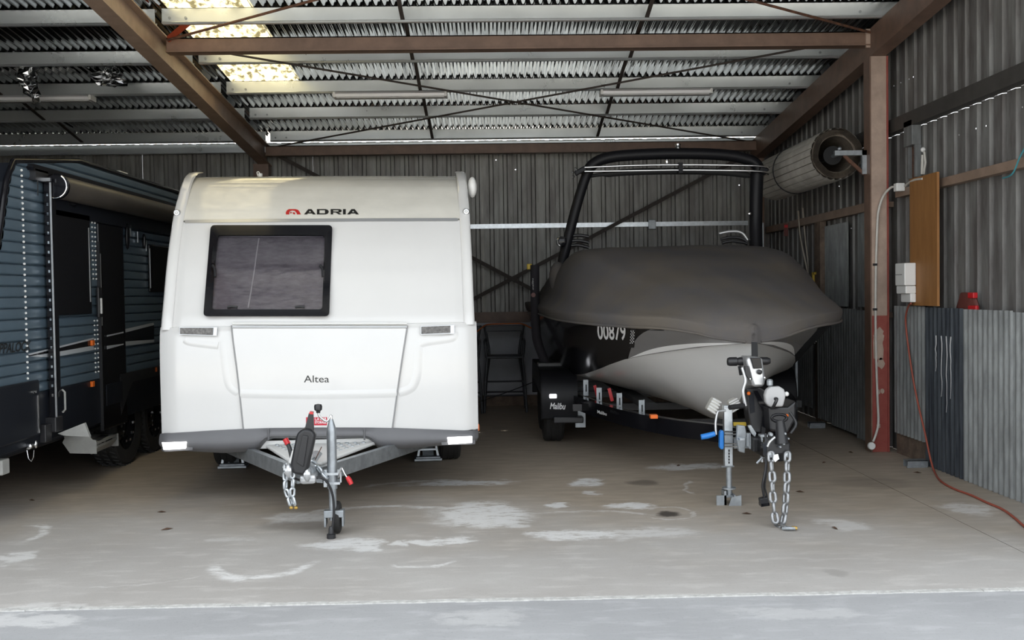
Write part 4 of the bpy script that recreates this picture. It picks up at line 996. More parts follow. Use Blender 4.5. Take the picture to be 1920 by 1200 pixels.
# cover
ZC = [(0, 1.27), (.06, 1.31), (.2, 1.39), (.5, 1.50), (.9, 1.62), (1.4, 1.76), (1.9, 1.88), (2.25, 1.945), (2.6, 1.965), (3.2, 1.93), (4.5, 1.75), (5.8, 1.45)]
SHO = [(0, .4), (.5, .45), (1.2, .62), (1.9, .74), (2.3, .77), (3, .78), (5.8, .78)]
rnd = random.Random(3)
def wrn(x, y): return .006 * math.sin(5.1 * x + 2.2 * y + 1.3 * math.sin(3 * y)) + .005 * math.sin(9 * y - 4 * x + 2 * math.sin(2.3 * x)) + .003 * math.sin(21 * x + 7 * y)
rows = []
for y in [5.8 * (k / 60) ** 1.7 for k in range(61)]:
    g = g_(y) + .022; zk = smooth_tab(SKZ, y); zg_ = zk + .085 + .02 * min(1, y); zc = max(zg_ + .01, smooth_tab(ZC, y)); s = smooth_tab(SHO, y)
    half = []
    drop = .055 * min(1, y / .8)
    ctl = [(0, zc), (s * .5, zc - .004 - .01 * (1 - s)), (s * .85, zc - .022), (s, zc - .055 * min(1, zc - zg_ + .2) - (zc - zg_) * .05), (.5 * (1 + s), zg_ + (zc - zg_) * .55), (.93, zg_ + (zc - zg_) * .18), (1.0, zg_), (1.012, zg_ - .03), (.992, zk)]
    P = spline([(a * g, z, 0) for (a, z) in ctl], 4)
    wq = max(0, min(1, (y - .35) / 1.7)); wq = wq * wq * (3 - 2 * wq)
    for p in P:
        a = min(1, p.x / g)
        half.append((p.x, p.y if p.y <= zg_ + .001 else wq * p.y + (1 - wq) * (zg_ + (zc - zg_) * (1 - a ** 2.3))))
    r = [Vector((-a, y, z)) for (a, z) in half[::-1]] + [Vector((a, y, z)) for (a, z) in half[1:]]
    r2 = []
    for v in r:
        k = wrn(v.x, v.y) if v.z > zg_ + .02 else .35 * wrn(v.x, v.y)
        r2.append(Vector((v.x, v.y - .0, v.z + k)))
    rows.append(r2)
rows.insert(0, [Vector((v.x * .55, v.y - .022, v.z - .002)) for v in rows[0]])
rows.insert(0, [Vector((0, v.y - .008, v.z - .004)) for v in rows[0]])
cvr = bobj('boat_cover', MB().slab(rows, (0, .0, -.006)), 'cover', smooth=60, label='charcoal canvas cover with dusty patches')
# hem band around the lower edge
for sx in (-1, 1):
    hb2 = [(sx * (g_(y) + .028), y, smooth_tab(SKZ, y) + .004) for y in [3.5 * (k / 40) ** 1.6 for k in range(41)]]
    bobj('cover_hem', MB().tube(hb2, .010, 6), 'cover', cvr, smooth=60)
# registration number and vented badges, set on the hull side
def proj(p):
    v = RCAM.transposed() @ ((BM @ p) - CAMP); return (960 + F * v.x / -v.z, 600 - F * v.y / -v.z)
def hullpt(px, py, sx=-1, o=.006, y=1.2, v=.6):
    for _ in range(30):
        a = proj(sidept(sx, y, v, o)); b = proj(sidept(sx, y + .01, v, o)); c = proj(sidept(sx, y, v + .01, o))
        ja, jb, jc, jd = (b[0] - a[0]) / .01, (c[0] - a[0]) / .01, (b[1] - a[1]) / .01, (c[1] - a[1]) / .01
        det = ja * jd - jb * jc
        if abs(det) < 1e-6: break
        ex, ey = px - a[0], py - a[1]
        y = max(.02, min(5.5, y + .7 * (jd * ex - jb * ey) / det)); v = max(-.1, min(1.05, v + .7 * (-jc * ex + ja * ey) / det))
    return sidept(sx, y, v, o)
V, Fc = text2d('00879', .02)
bobj('registration_number', MB().add([hullpt(1119 + 53 * u + 2 * (1 - v), 637 + 1.5 * u - 31 * v) for (u, v) in V], Fc), 'ink_white', label='white 00879 registration number')
for (sx, x0, dx_) in ((-1, 1187, -3), (1, 1534, -9)):
    pa = [(x0 + dx_ * t, 612 + 40 * t) for t in (0, .25, .5, .75, 1)]
    L1 = [hullpt(p[0] - 4, p[1], sx, .004, 1.0 if sx < 0 else 2.0, .6) for p in pa]; L2 = [hullpt(p[0] + 5, p[1], sx, .004, 1.0 if sx < 0 else 2.0, .6) for p in pa]
    bd = bobj('vented_badge', MB().grid([L1, L2]), 'black_plastic')
    hm = MB()
    for k in range(9):
        for j in (-2, 2):
            q = hullpt(x0 + dx_ * (.25 + k * .07) + j + (1 if k % 2 else -1), 612 + 40 * (.22 + k * .07), sx, .007, 1.0 if sx < 0 else 2.0, .6); hm.sphere(q, .0045, 6)
    bobj('badge_holes', hm, 'ink_white', bd, kind='stuff')
# tower
def bl(px, py, yw): return BINV @ aty(px, py, yw)
YT = 10.1
tw = bobj('tower_leg', MB().tube(spline([bl(1048, 520, 10.0), bl(1062, 460, YT), bl(1080, 390, YT), bl(1097, 335, YT), bl(1108, 312, YT)], 5), [.052] * 21, 12), 'black_satin', smooth=60)
bobj('tower_leg', MB().tube(spline([bl(1418, 480, 10.0), bl(1417, 420, YT), bl(1418, 360, YT), bl(1420, 320, YT)], 5), .066, 12), 'black_satin', smooth=60)
bobj('tower_hoop', MB().tube(spline([bl(1098, 330, YT), bl(1110, 310, YT), bl(1135, 297, YT), bl(1180, 291, YT), bl(1265, 288, YT), bl(1350, 290, YT), bl(1395, 297, YT), bl(1418, 308, YT), bl(1425, 330, YT)], 6), .058, 12), 'black_satin', smooth=60)
bobj('bimini_roll', MB().tube(spline([bl(1105, 330, YT + .05), bl(1150, 325, YT + .05), bl(1200, 322, YT + .05), bl(1265, 321, YT + .05), bl(1340, 322, YT + .05), bl(1400, 328, YT + .05), bl(1420, 335, YT + .05)], 5), [.02] * 4 + [.035] * 22 + [.02] * 5, 10), 'black_matt', smooth=60)
for (ya, yb, yc) in ((314, 309, 312), (321.5, 319, 322)):
    bobj('chrome_rail', MB().tube(spline([bl(1096, ya, YT - .12), bl(1180, yb + 1.5, YT - .12), bl(1275, yb, YT - .12), bl(1380, yb + 1, YT - .12), bl(1432, yc, YT - .12), bl(1441, yc + 5, YT - .1)], 5), .0095, 8), 'chrome', smooth=60)
bobj('rail_bracket', MB().box(bl(1273, 324, YT - .14) - Vector((0, 0, 0)), bl(1278, 306, YT - .08)), 'black_satin')
cl = bobj('rail_clamp', MB().bar(bl(1078, 326, YT - .1), bl(1098, 315, YT - .1), .05, .05), 'black_satin', bevel=.01)
for q in ((1079, 316), (1074, 323), (1075, 331), (1081, 318)): bobj('clamp_bolt', MB().sphere(bl(*q, YT - .14), .014, 8), 'chrome', cl)
bobj('rail_clamp', MB().bar(bl(1424, 318, YT - .08), bl(1438, 322, YT - .08), .05, .06), 'black_satin', bevel=.01)
bobj('anchor_light', MB().lathe([(.028, 0), (.028, .05), (.024, .055), (.024, .06), (.03, .062), (.03, .075), (0, .08)], bl(1271, 284, YT), 'z', 14), 'chrome', smooth=40)
bobj('bow_light', MB().lathe([(.02, 0), (.026, .015), (.02, .04), (0, .05)], bl(1250.5, 307, YT - .15), 'z', 12), 'chrome', smooth=40)
# racks and speakers on the legs
rk = bobj('tower_speaker', MB().lathe([(.02, -.10), (.05, -.09), (.055, .0), (.04, .06), (0, .07)], bl(1052, 453, YT - .05), 'y', 18), 'black_gloss', smooth=50)
bobj('speaker_ring', MB().tube([bl(1052, 453, YT - .17) + Vector((.035 * math.cos(a), 0, .045 * math.sin(a))) for a in [PI * (.6 + .8 * k / 10) for k in range(11)]], .006, 6), 'chrome', rk)
for dz_ in (0, 9, 17):
    bobj('board_rack', MB().tube(spline([bl(1066, 444 + dz_, YT), bl(1085, 441 + dz_ * 1.1, YT), bl(1104, 444 + dz_ * 1.2, YT)], 5), .017, 8), 'black_plastic', smooth=60)
for (dz_, m_) in ((0, 'silver'), (11, 'black_plastic'), (18, 'black_plastic')):
    bobj('board_rack', MB().tube(spline([bl(1348 + dz_ * .3, 438 + dz_, YT), bl(1370, 434 + dz_, YT), bl(1390, 436 + dz_, YT), bl(1402, 450 + dz_ * .4, YT)], 5), .016, 8), m_, smooth=60)
bobj('tower_knob', MB().sphere(bl(1405, 401, YT - .06), .025, 10), 'chrome', smooth=60)
# windscreen strap pocket at the tower foot
bobj('tower_foot', MB().sphere(bl(1046, 520, 10.0), 1, 14, (.09, .12, .16)), 'cover', smooth=60)

# ================================================================== BOAT TRAILER
TL = thing('boat_trailer', 'black tandem boat trailer with silver winch post carrying the covered boat', 'trailer', (1.85, 9.8, 0))
def T(name, mb, mat, parent=TL, **k): return obj(name, mb, mat, parent, **k)
TX = 1.85
def rail_path(s):
    L_ = [(-1.13, 12.6), (-1.13, 11.0), (-1.10, 10.2), (-1.02, 9.6), (-.86, 8.9), (-.66, 8.25), (-.42, 7.75), (-.18, 7.45), (-.04, 7.2)]
    return spline([(TX + s * -a, y, .44) for (a, y) in L_], 5)
def swept(path, wd, z0, z1):
    rows = []
    for i, p in enumerate(path):
        t = (path[min(i + 1, len(path) - 1)] - path[max(i - 1, 0)]); n = Vector((t.y, -t.x, 0)).normalized()
        rows.append([p + n * (wd / 2) + Vector((0, 0, z0 - p.z)), p + n * (wd / 2) + Vector((0, 0, z1 - p.z)), p - n * (wd / 2) + Vector((0, 0, z1 - p.z)), p - n * (wd / 2) + Vector((0, 0, z0 - p.z))])
    return MB().grid(rows, closed=True)
for s in (1, -1):
    T('side_rail', swept(rail_path(s), .07, .375, .505), 'black_gloss', smooth=30)
    pth = [p + Vector((-s * .075, 0, 0)) for p in rail_path(s)][:-6]
    T('walkway', swept(pth, .07, .470, .485), 'step_grey', smooth=30)
T('tongue_beam', MB().box((TX - .05, 6.42, .39), (TX + .05, 7.5, .49)), 'black_gloss', bevel=.008)
for y in (8.1, 9.4, 10.6, 11.8): T('cross_beam', MB().box((TX - 1.1 * min(1, (y - 6.9) / 2.4), y, .385), (TX + 1.1 * min(1, (y - 6.9) / 2.4), y + .08, .45)), 'black_plastic')
for s in (-1, 1): T('hull_bunk', MB().bar((TX + s * .50, 8.6, .52), (TX + s * .58, 12.0, .52), .12, .05), 'black_matt')
# brackets along the left rail
for (px, py, y) in ((1099, 727, 9.72), (1124, 742, 9.35), (1162, 752, 8.95), (1204, 765, 8.45)):
    p = aty(px, py, y); h = 15 / F * y
    bk = T('bunk_bracket', MB().box((p.x - .028, y, p.z - h), (p.x + .028, y + .006, p.z + h)).box((p.x + .022, y, p.z - h), (p.x + .028, y + .07, p.z + h)), 'galv')
    T('slot', MB().box((p.x - .006, y - .001, p.z - h * .5), (p.x + .006, y, p.z + h * .4)), 'black_matt', bk)
for (px, py, y) in ((1119, 734, 9.5), (1146, 740, 9.1)):
    p = aty(px, py, y); T('red_strap', MB().bar(p + Vector((-.02, 0, .06)), p + Vector((.01, 0, -.06)), .03, .004, (0, 1, 0)), 'red')
# fenders, wheels
for s in (1, -1):
    xo, xi = 1.725 - s * 1.27, 1.725 - s * .905
    prof_ = [(9.70, .28), (9.68, .50), (9.74, .66), (9.86, .735), (10.1, .75), (11.5, .75), (11.7, .70), (11.8, .55), (11.82, .34)]
    P = spline([(0, y, z) for (y, z) in prof_], 4)
    fd = T('fender', MB().slab([[Vector((xo, p.y, p.z)), Vector((xi, p.y, p.z))] for p in P], (0, .012, -.012)), 'black_satin', smooth=40)
    T('fender_skirt', MB().prism([(xo, p.y, p.z) for p in P] + [(xo, 11.8, .52), (xo, 9.72, .52)], (s * .012, 0, 0)), 'black_satin', fd)
    for yw in (10.12, 10.92): wheel('tyre', TL, (1.725 - s * 1.13, yw, .335), .335, .215, .2, 'x', local=False, mat_rim='black_plastic')
    if s > 0:
        q = aty(1037, 743, 9.66)
        T('marker_lamp_or_reflector', MB().box((q.x - .036, q.y - .012, q.z - .02), (q.x + .036, q.y + .03, q.z + .02)), 'reflector', fd, bevel=.008, label='white marker reflector with painted glow')  # reflector made to glow by its material
        V, Fc = text2d('Malibu', .02)
        a = aty(1031, 767, 9.675); b = aty(1059, 768, 9.675); hh = 12 / F * 9.675
        T('brand_lettering', MB().add([a + (b - a) * u + Vector((.012 * v, 0, hh * v)) for (u, v) in V], Fc), 'ink_white', fd, label='white Malibu lettering')
        T('step_pad', MB().box((xo + .12, 9.62, .24), (xi + .05, 9.74, .30)), 'black_plastic', fd, bevel=.01)
        T('rail_bracket', MB().box((xi - .02, 9.75, .18), (xi + .08, 9.80, .36)), 'galv', fd)
    T('guide_base', MB().box((xo - .0, 10.30, .70), (xi, 10.42, .79)), 'black_plastic', fd, bevel=.01)
gp = T('guide_pole', MB().tube(spline([aty(1031, 703, 10.4), aty(1022, 678, 10.4), aty(1010, 648, 10.4), aty(1005, 620, 10.4), aty(1003, 560, 10.4), aty(1003, 497, 10.4)], 5), .048, 14), 'foam', smooth=60)
T('pole_emblem', MB().lathe([(.024, 0), (.024, .004), (0, .005)], aty(1000, 553, 10.345), 'y', 14), 'red_dull', gp)
gl = aty(992, 500, 10.42); T('pole_lamp', MB().box((gl.x - .022, 10.42, gl.z - .03), (gl.x + .03, 10.46, gl.z + .03)), 'yellow', gp, bevel=.008)
V, Fc = text2d('malibu')
ga = aty(1001, 543, 10.35); gb = aty(1000, 522, 10.35)
T('brand_lettering', MB().add([ga + (gb - ga) * u + Vector((-.018 * v, 0, 0)) for (u, v) in V], Fc), 'lead', gp)
T('guide_post', MB().box((aty(1492, 735, 10.6).x, 10.6, .36), (aty(1496, 735, 10.6).x, 10.64, .80)), 'galv')
# amber marker and lettering on the left rail
q = aty(1226, 781, 7.80); T('marker_lamp_or_reflector', MB().box((q.x - .028, q.y - .02, q.z - .014), (q.x + .028, q.y + .05, q.z + .014)), 'amber', label='amber marker lamp on the left rail')
V, Fc = text2d('Malibu', .02)
a = Vector((TX - .895, 8.80, .452)); b = Vector((TX - .835, 8.60, .452)); nn = Vector((-.037, -.012, 0))
T('brand_lettering', MB().add([a + (b - a) * u + nn + Vector((0, 0, .03 * (v - .5))) for (u, v) in V], Fc), 'ink_white')
# ---- winch post and its gear (world positions read at the depth of the post)
def w8(zx, zy, y): return aty(1280 + zx / 3.243, 640 + zy / 3.243, y)
YW = 6.98
wp = T('winch_post', MB().prism([w8(*p, YW) for p in [(388, 285), (470, 280), (505, 300), (520, 420), (505, 560), (420, 555), (400, 440)]], (0, .14, 0)), 'black_plastic', bevel=.01)
T('post_arm', MB().prism([w8(*p, YW - .02) for p in [(430, 300), (455, 300), (520, 420), (500, 560), (478, 560), (488, 430)]], (0, .03, 0)), 'black_gloss', wp)
T('post_label', MB().prism([w8(*p, YW - .004) for p in [(400, 310), (432, 310), (440, 430), (412, 440)]], (0, .008, 0)), 'skirt', wp)
for q in ((402, 317), (506, 412)): T('marker_lamp_or_reflector', MB().sphere(w8(*q, YW - .02), .014, 10), 'amber', wp)
wh = T('winch_head', MB().prism([w8(*p, YW - .10) for p in [(385, 105), (400, 96), (475, 96), (488, 110), (505, 235), (500, 262), (494, 278), (430, 278), (408, 225)]], (0, .20, 0)), 'silver', wp, bevel=.018, smooth=40)
T('winch_face', MB().prism([w8(*p, YW - .115) for p in [(412, 100), (474, 100), (484, 165), (432, 168)]], (0, .03, 0)), 'black_gloss', wh, bevel=.004)
T('winch_face', MB().prism([w8(*p, YW - .113) for p in [(380, 150), (398, 150), (425, 230), (410, 240), (385, 200)]], (0, .03, 0)), 'black_plastic', wh)
T('winch_knob', MB().lathe([(.018, 0), (.018, -.02), (.010, -.026), (0, -.026)], w8(464, 186, YW - .10), 'y', 14), 'black_plastic', wh, smooth=40)
for q in ((412, 230), (500, 222)): T('bolt', MB().sphere(w8(*q, YW - .11), .010, 8), 'chrome', wh)
T('bow_roller', MB().lathe([(.0, -.12), (.026, -.115), (.032, -.10), (.032, -.05), (.026, -.045), (.030, -.03), (.030, .10), (.028, .17), (.02, .19), (0, .19)], w8(370, 122, YW + .03), 'x', 16), 'black_plastic', wp, smooth=40)
T('roller_arm', MB().bar(w8(345, 150, YW + .03), w8(355, 205, YW + .03), .02, .02), 'black_plastic', wp)
T('winch_strap', MB().bar(w8(436, 5, YW + .05), w8(438, 98, YW), .045, .006, (0, 1, 0)), 'black_matt', wp)
hnd = T('winch_handle', MB().tube(spline([w8(362, 160, YW - .08), w8(382, 235, YW - .10), w8(370, 285, YW - .10), w8(368, 320, YW - .10), w8(382, 392, YW - .10)], 5), .012, 10), 'silver', wp, smooth=60)
T('handle_grip', MB().tube([w8(285, 402, YW - .16), w8(372, 392, YW - .11)], .018, 12), 'black_matt', hnd)
# brake reservoir unit
bx = T('brake_actuator', MB().prism([w8(*p, YW - .22) for p in [(503, 330), (512, 296), (538, 278), (590, 275), (618, 292), (630, 325), (622, 362), (612, 398), (530, 400), (508, 372)]], (0, .06, 0)), 'lead', wp, bevel=.012, smooth=40)
T('reservoir_cap', MB().lathe([(.012, -.02), (.022, -.01), (.022, .02), (.014, .03), (0, .03)], w8(530, 256, YW - .18), 'z', 12), 'galv', bx)
T('sight_glass', MB().sphere(w8(632, 320, YW - .2), .017, 10), 'lamp', bx) if False else T('sight_glass', MB().sphere(w8(632, 320, YW - .2), .017, 10), 'white_plastic', bx)
T('hose', MB().tube(spline([w8(562, 350, YW - .25), w8(572, 352, YW - .27), w8(562, 378, YW - .27), w8(548, 405, YW - .24)], 5), .012, 8), 'black_plastic', bx, smooth=60)
T('actuator_body', MB().prism([w8(*p, YW - .15) for p in [(520, 402), (640, 400), (690, 360), (690, 470), (640, 560), (530, 545)]], (0, .22, 0)), 'black_plastic', wp, bevel=.015)
T('marker_lamp_or_reflector', MB().sphere(w8(634, 452, YW - .17), .012, 8), 'amber', wp)
# swing tongue, coupling
YC = 6.35
cp = T('coupling', MB().prism([w8(*p, YC) for p in [(512, 640), (530, 600), (560, 582), (620, 590), (655, 620), (658, 690), (640, 700), (600, 690), (555, 690), (512, 712)]], (0, .10, 0)), 'black_plastic', bevel=.02, smooth=40)
T('coupling_neck', MB().tube([w8(590, 480, YC), w8(598, 540, YC), w8(605, 625, YC - .02)], [.028, .034, .04], 14), 'black_plastic', cp, smooth=50)
T('coupling_ring', MB().tube([w8(587 + 46 * math.cos(a), 466 + 22 * math.sin(a), YC) for a in [2 * PI * k / 20 for k in range(20)]], .010, 8, closed=True), 'black_gloss', cp, smooth=60)
for (q, r) in (((620, 560), .016), ((612, 620), .018), ((590, 640), .014), ((535, 565), .022), ((640, 590), .012)): T('coupling_bolt', MB().lathe([(r * .35, -.02), (r * .6, -.015), (r * .6, .02)], w8(*q, YC - .02), 'y', 8), 'galv', cp)
T('coupling_hook', MB().tube(spline([w8(560, 583, YC - .03), w8(530, 610, YC - .04), w8(515, 640, YC - .04)], 4), .008, 8), 'silver', cp)
T('coupling_hose', MB().tube(spline([w8(655, 560, YC + .1), w8(690, 500, YC + .12), w8(650, 430, YC + .14)], 5), .010, 8), 'black_plastic', cp, smooth=60)
# brackets under the tongue
for (x0, y0_, x1, y1_) in ((395, 560, 402, 640), (408, 560, 414, 655), (478, 575, 488, 735), (498, 575, 506, 735)):
    a = w8(x0, y0_, 6.7); b = w8(x1, y1_, 6.7); T('tongue_clamp', MB().box((a.x, 6.7, b.z), (b.x, 6.73, a.z)), 'galv_bright')
for (x0, y0_, x1, y1_) in ((470, 568, 515, 580), (345, 590, 375, 600)):
    a = w8(x0, y0_, 6.69); b = w8(x1, y1_, 6.69); T('tongue_clamp', MB().box((a.x, 6.68, b.z), (b.x, 6.74, a.z)), 'galv_bright')
T('tongue_bracket', MB().prism([w8(*p, 6.72) for p in [(428, 590), (466, 590), (470, 668), (430, 672)]], (0, .10, 0)), 'black_plastic', bevel=.006)
T('tongue_bracket', MB().prism([w8(*p, 6.78) for p in [(335, 510), (380, 515), (388, 560), (378, 680), (345, 672), (330, 600)]], (0, .04, 0)), 'galv', bevel=.004)
T('tongue_bracket', MB().prism([w8(*p, 6.74) for p in [(398, 515), (415, 510), (448, 560), (440, 580), (420, 560)]], (0, .03, 0)), 'galv_bright')
T('tongue_bolt', MB().tube([w8(450, 742, 6.66), w8(500, 690, 6.66)], .008, 8), 'galv')
T('yellow_label', MB().prism([w8(*p, 7.05) for p in [(308, 492), (386, 492), (388, 514), (310, 514)]], (0, .01, 0)), 'yellow')
for q in [[(188, 340), (238, 365), (198, 450), (146, 415)], [(280, 368), (330, 342), (368, 400), (300, 440)]]:
    r_ = T('bow_pad', MB().prism([w8(*p, 7.12) for p in q], (0, .09, 0)), 'poly', bevel=.015)
    for k in range(5):
        t = (k + .5) / 5; a = w8(*[q[0][i] + (q[3][i] - q[0][i]) * t for i in (0, 1)], 7.118); b = w8(*[q[1][i] + (q[2][i] - q[1][i]) * t for i in (0, 1)], 7.118)
        T('pad_rib', MB().tube([a, b], .006, 6), 'white_plastic', r_)
# jockey stand
jk = T('tongue_jack', MB().prism([w8(*p, 6.93) for p in [(252, 392), (303, 394), (306, 762), (258, 762)]], (0, .055, 0)), 'galv_bright', bevel=.004)
jb = atz(1355, 945, .0); jx = w8(281, 800, 6.957).x
T('inner_tube', MB().tube([(jx, 6.957, .06), (jx, 6.957, .34)], .021, 16), 'galv', jk, smooth=40)
T('collar', MB().lathe([(.0, -.004), (.048, -.004), (.048, .006), (0, .006)], w8(282, 892, 6.957), 'z', 20), 'galv', jk)
T('jack_pin', MB().tube([w8(236, 763, 6.93), w8(312, 760, 6.93)], .006, 6), 'galv', jk)
T('jack_foot', MB().box((jx - .10, 6.91, .0), (jx - .03, 6.92, .07)).box((jx - .045, 6.91, .0), (jx - .03, 7.0, .10)).box((jx + .02, 6.89, .0), (jx + .03, 7.0, .075)).box((jx - .045, 6.93, .05), (jx + .03, 6.99, .065)).prism([(jx - .02, 6.885, .0), (jx + .07, 6.885, .0), (jx + .07, 6.885, .075), (jx - .0, 6.885, .06)], (0, .008, 0)), 'galv', jk)
cr = T('crank', MB().tube(spline([w8(262, 420, 6.92), w8(230, 424, 6.91), w8(212, 432, 6.90), w8(200, 495, 6.88), w8(203, 568, 6.87)], 5), .008, 8), 'silver', jk, smooth=60)
T('blue_grip', MB().tube([w8(112, 582, 6.86), w8(150, 575, 6.86), w8(195, 562, 6.86)], [.019, .021, .018], 14), 'blue', cr, smooth=60)
T('blue_handle', MB().prism([w8(*p, 6.89) for p in [(226, 552), (240, 540), (252, 548), (252, 652), (240, 662), (226, 648)]], (0, .05, 0)), 'blue', jk, bevel=.008)
T('jack_bracket', MB().prism([w8(*p, 6.915) for p in [(255, 550), (305, 552), (305, 635), (255, 640)]], (0, .012, 0)), 'galv', jk)
for (ya, yb) in ((548, 566), (622, 640)):
    T('u_bolt', MB().tube([w8(258, ya, 6.905), w8(345, ya + 2, 6.905), w8(347, yb, 6.905), w8(258, yb, 6.905)], .005, 6), 'chrome', jk)
T('u_bolt', MB().tube([w8(346, 550, 6.90), w8(348, 638, 6.90)], .006, 6), 'galv_bright', jk)
T('jack_mount', MB().box((w8(305, 600, 6.95).x, 6.92, .40), (TX - .05, 6.99, .47)), 'galv', jk)
hl = MB()
for k in range(5): c = w8(282, 665 + k * 18, 6.929); hl.box((c.x - .005, 6.9285, c.z - .008), (c.x + .005, 6.93, c.z + .008))
T('jack_holes', hl, 'black_matt', jk, kind='stuff')
# chains
c1 = T('safety_chain', MB().lathe([(.016, -.01), (.016, .01)], w8(536, 690, 6.33), 'y', 10), 'galv_bright')
inv = ROOTM[TL.name]
chain(c1, [w8(537, 672, 6.33), w8(540, 740, 6.30), w8(545, 830, 6.27), w8(547, 930, 6.25), w8(556, 1040, 6.23), w8(566, 1105, 6.215)] , .086, .055, .011, 'galv_chain', False, inv, .35)
c2 = T('safety_chain', MB().lathe([(.016, -.01), (.016, .01)], w8(638, 690, 6.33), 'y', 10), 'galv_bright')
chain(c2, [w8(638, 672, 6.33), w8(636, 740, 6.30), w8(634, 850, 6.27), w8(626, 980, 6.25), w8(618, 1060, 6.23), w8(606, 1112, 6.215)], .086, .055, .011, 'galv_chain', False, inv, .35)
gA = atz(1280 + 568 / 3.243, 640 + 1106 / 3.243, .014); gB = atz(1280 + 640 / 3.243, 640 + 1140 / 3.243, .012)
chain(c1, [gA, (gA + gB) / 2, gB], .086, .055, .011, 'galv_chain', False, inv, .9)
sh = T('shackle', MB().tube(spline([gB + Vector((-.03, .01, .0)), gB + Vector((0, -.012, .005)), gB + Vector((.04, -.01, .004))], 4), .012, 8), 'galv', c1)
T('shackle_pin', MB().tube([gB + Vector((.02, -.006, .008)), gB + Vector((.055, -.012, .006))], .011, 10), 'brass', sh)
T('chain_tag', MB().prism([w8(*p, 6.28) for p in [(555, 690), (580, 685), (588, 715), (562, 735), (550, 715)]], (0, .004, 0)), 'white_plastic', c1)
cb = T('tow_cable', MB().tube(spline([w8(505, 560, 6.5), w8(507, 740, 6.45), w8(494, 830, 6.42), w8(486, 880, 6.42), w8(492, 925, 6.42), w8(498, 960, 6.42)], 6), .009, 8), 'black_plastic', smooth=60)
T('tow_cable_spare', MB().tube(spline([w8(512, 620, 6.52), w8(510, 780, 6.44), w8(500, 880, 6.43), w8(510, 930, 6.43), w8(520, 1000, 6.43)], 6), .006, 8), 'black_plastic', cb, smooth=60)
T('plug', MB().prism([w8(*p, 6.40) for p in [(470, 958), (520, 948), (530, 1000), (478, 1008)]], (0, .05, 0)), 'black_plastic', cb, bevel=.006)
T('plug_cover', MB().prism([w8(*p, 6.395) for p in [(476, 990), (528, 982), (530, 1000), (479, 1007)]], (0, .06, 0)), 'black_gloss', cb)

# ================================================================== SMALLER THINGS
# ceiling battens
for (x0, x1, lab) in ((-1.70, -.47, 'white fluorescent batten under the purlins above the white caravan'), (1.21, 2.43, 'white fluorescent batten under the purlins above the boat'), (-5.55, -4.31, 'white fluorescent batten under the purlins above the teal caravan')):
    z = zt(10.87) - .055
    b = thing('ceiling_light', lab, 'light', ((x0 + x1) / 2, 10.87, z), 0, 'fluorescent battens on the purlins')
    obj('housing', MB().prism([(x0, 10.80, z), (x0, 10.79, z + .03), (x0, 10.83, z + .058), (x0, 10.90, z + .058), (x0, 10.94, z + .03), (x0, 10.93, z)], (x1 - x0, 0, 0)), 'flouro', b)
    for x in (x0, x1 - .02): obj('end_cap', MB().box((x - .004, 10.785, z - .006), (x + .024, 10.945, z + .050)), 'white_plastic', b, bevel=.004)
    obj('tube_channel', MB().box((x0 + .03, 10.82, z - .012), (x1 - .03, 10.91, z)), 'lead', b, bevel=.003)
# foil scraps hanging from the roof
def foil(c, sx, sy, sz, seed, lab):
    rn = random.Random(seed); n = 13; rows = []
    for i in range(n):
        t = i / (n - 1); r = []
        for j in range(n):
            u = j / (n - 1) - .5; w_ = (1 - .75 * t ** 1.2) if sz > .2 else (1 - .4 * abs(t - .4))
            r.append(Vector(c) + Vector((sx * u * w_ + sx * .16 * rn.uniform(-1, 1) + sx * .5 * t * t * .6, sy * math.sin(7 * u + 3 * t) * .5 + sy * .5 * rn.uniform(-1, 1), -sz * t + sz * .07 * rn.uniform(-1, 1))))
        rows.append(r)
    o = obj('foil_scrap', MB().slab(rows, (0, .002, .001)), 'foil'); tag(o, lab, 'foil', 'torn insulation foil'); return o
p = aty(52, 140, 10.3); foil((p.x, 10.3, zroof(10.3) - .03), .24, .05, .34, 4, 'long strip of silver foil dangling above the teal caravan')
p = aty(200, 140, 10.5); foil((p.x, 10.5, zroof(10.5) - .012), .30, .06, .15, 9, 'crumpled bundle of silver foil tucked against the roof')
# rolled roller door on its bracket
ra, rb = Vector((3.27, 9.32, 2.795)), Vector((3.27, 11.35, 2.795))
rd = thing('roller_door', 'cream rolled up slatted door resting on brackets by the right wall', 'roller door', (3.23, 11, 2.57))
R_ = .245
nsl = 22
for k in range(nsl):                                     # each visible slat of the outer wrap
    a0_ = 2 * PI * k / nsl + .05; a1_ = 2 * PI * (k + 1) / nsl + .05; rows = []
    for y in (ra.y, rb.y):
        r = []
        for (t, dr_) in ((.02, -.012), (.06, 0), (.5, .004), (.94, 0), (.98, -.012)):
            a = a0_ + (a1_ - a0_) * t; r.append((ra.x + (R_ + dr_) * math.cos(a), y, ra.z + (R_ + dr_) * math.sin(a)))
        rows.append(r)
    obj('door_slat', MB().slab(rows, (0, 0, 0)) if False else MB().grid(rows), 'roll', rd, smooth=30)
sp_ = []
for k in range(180):
    a = 2 * PI * k / 36; rr = .236 - k * .00034 + .006 * math.sin(k * 2 * PI / 6)
    sp_.append((ra.x + rr * math.cos(a), ra.y, ra.z + rr * math.sin(a)))
obj('roll_edge', MB().grid([[Vector(p) + Vector((0, dy, 0)) for p in sp_] for dy in (-.03, .25)]), 'roll_edge', rd)
obj('inner_wrap', MB().lathe([(.17, .0), (.23, .0), (.23, 1.95), (.17, 1.95)], (ra.x, ra.y + .01, ra.z), 'y', 36, closed=True), 'roll_edge', rd)
obj('axle', MB().tube([(ra.x, ra.y - .14, ra.z - .01), (ra.x, rb.y, rb.z - .01)], .018, 10), 'galv', rd)
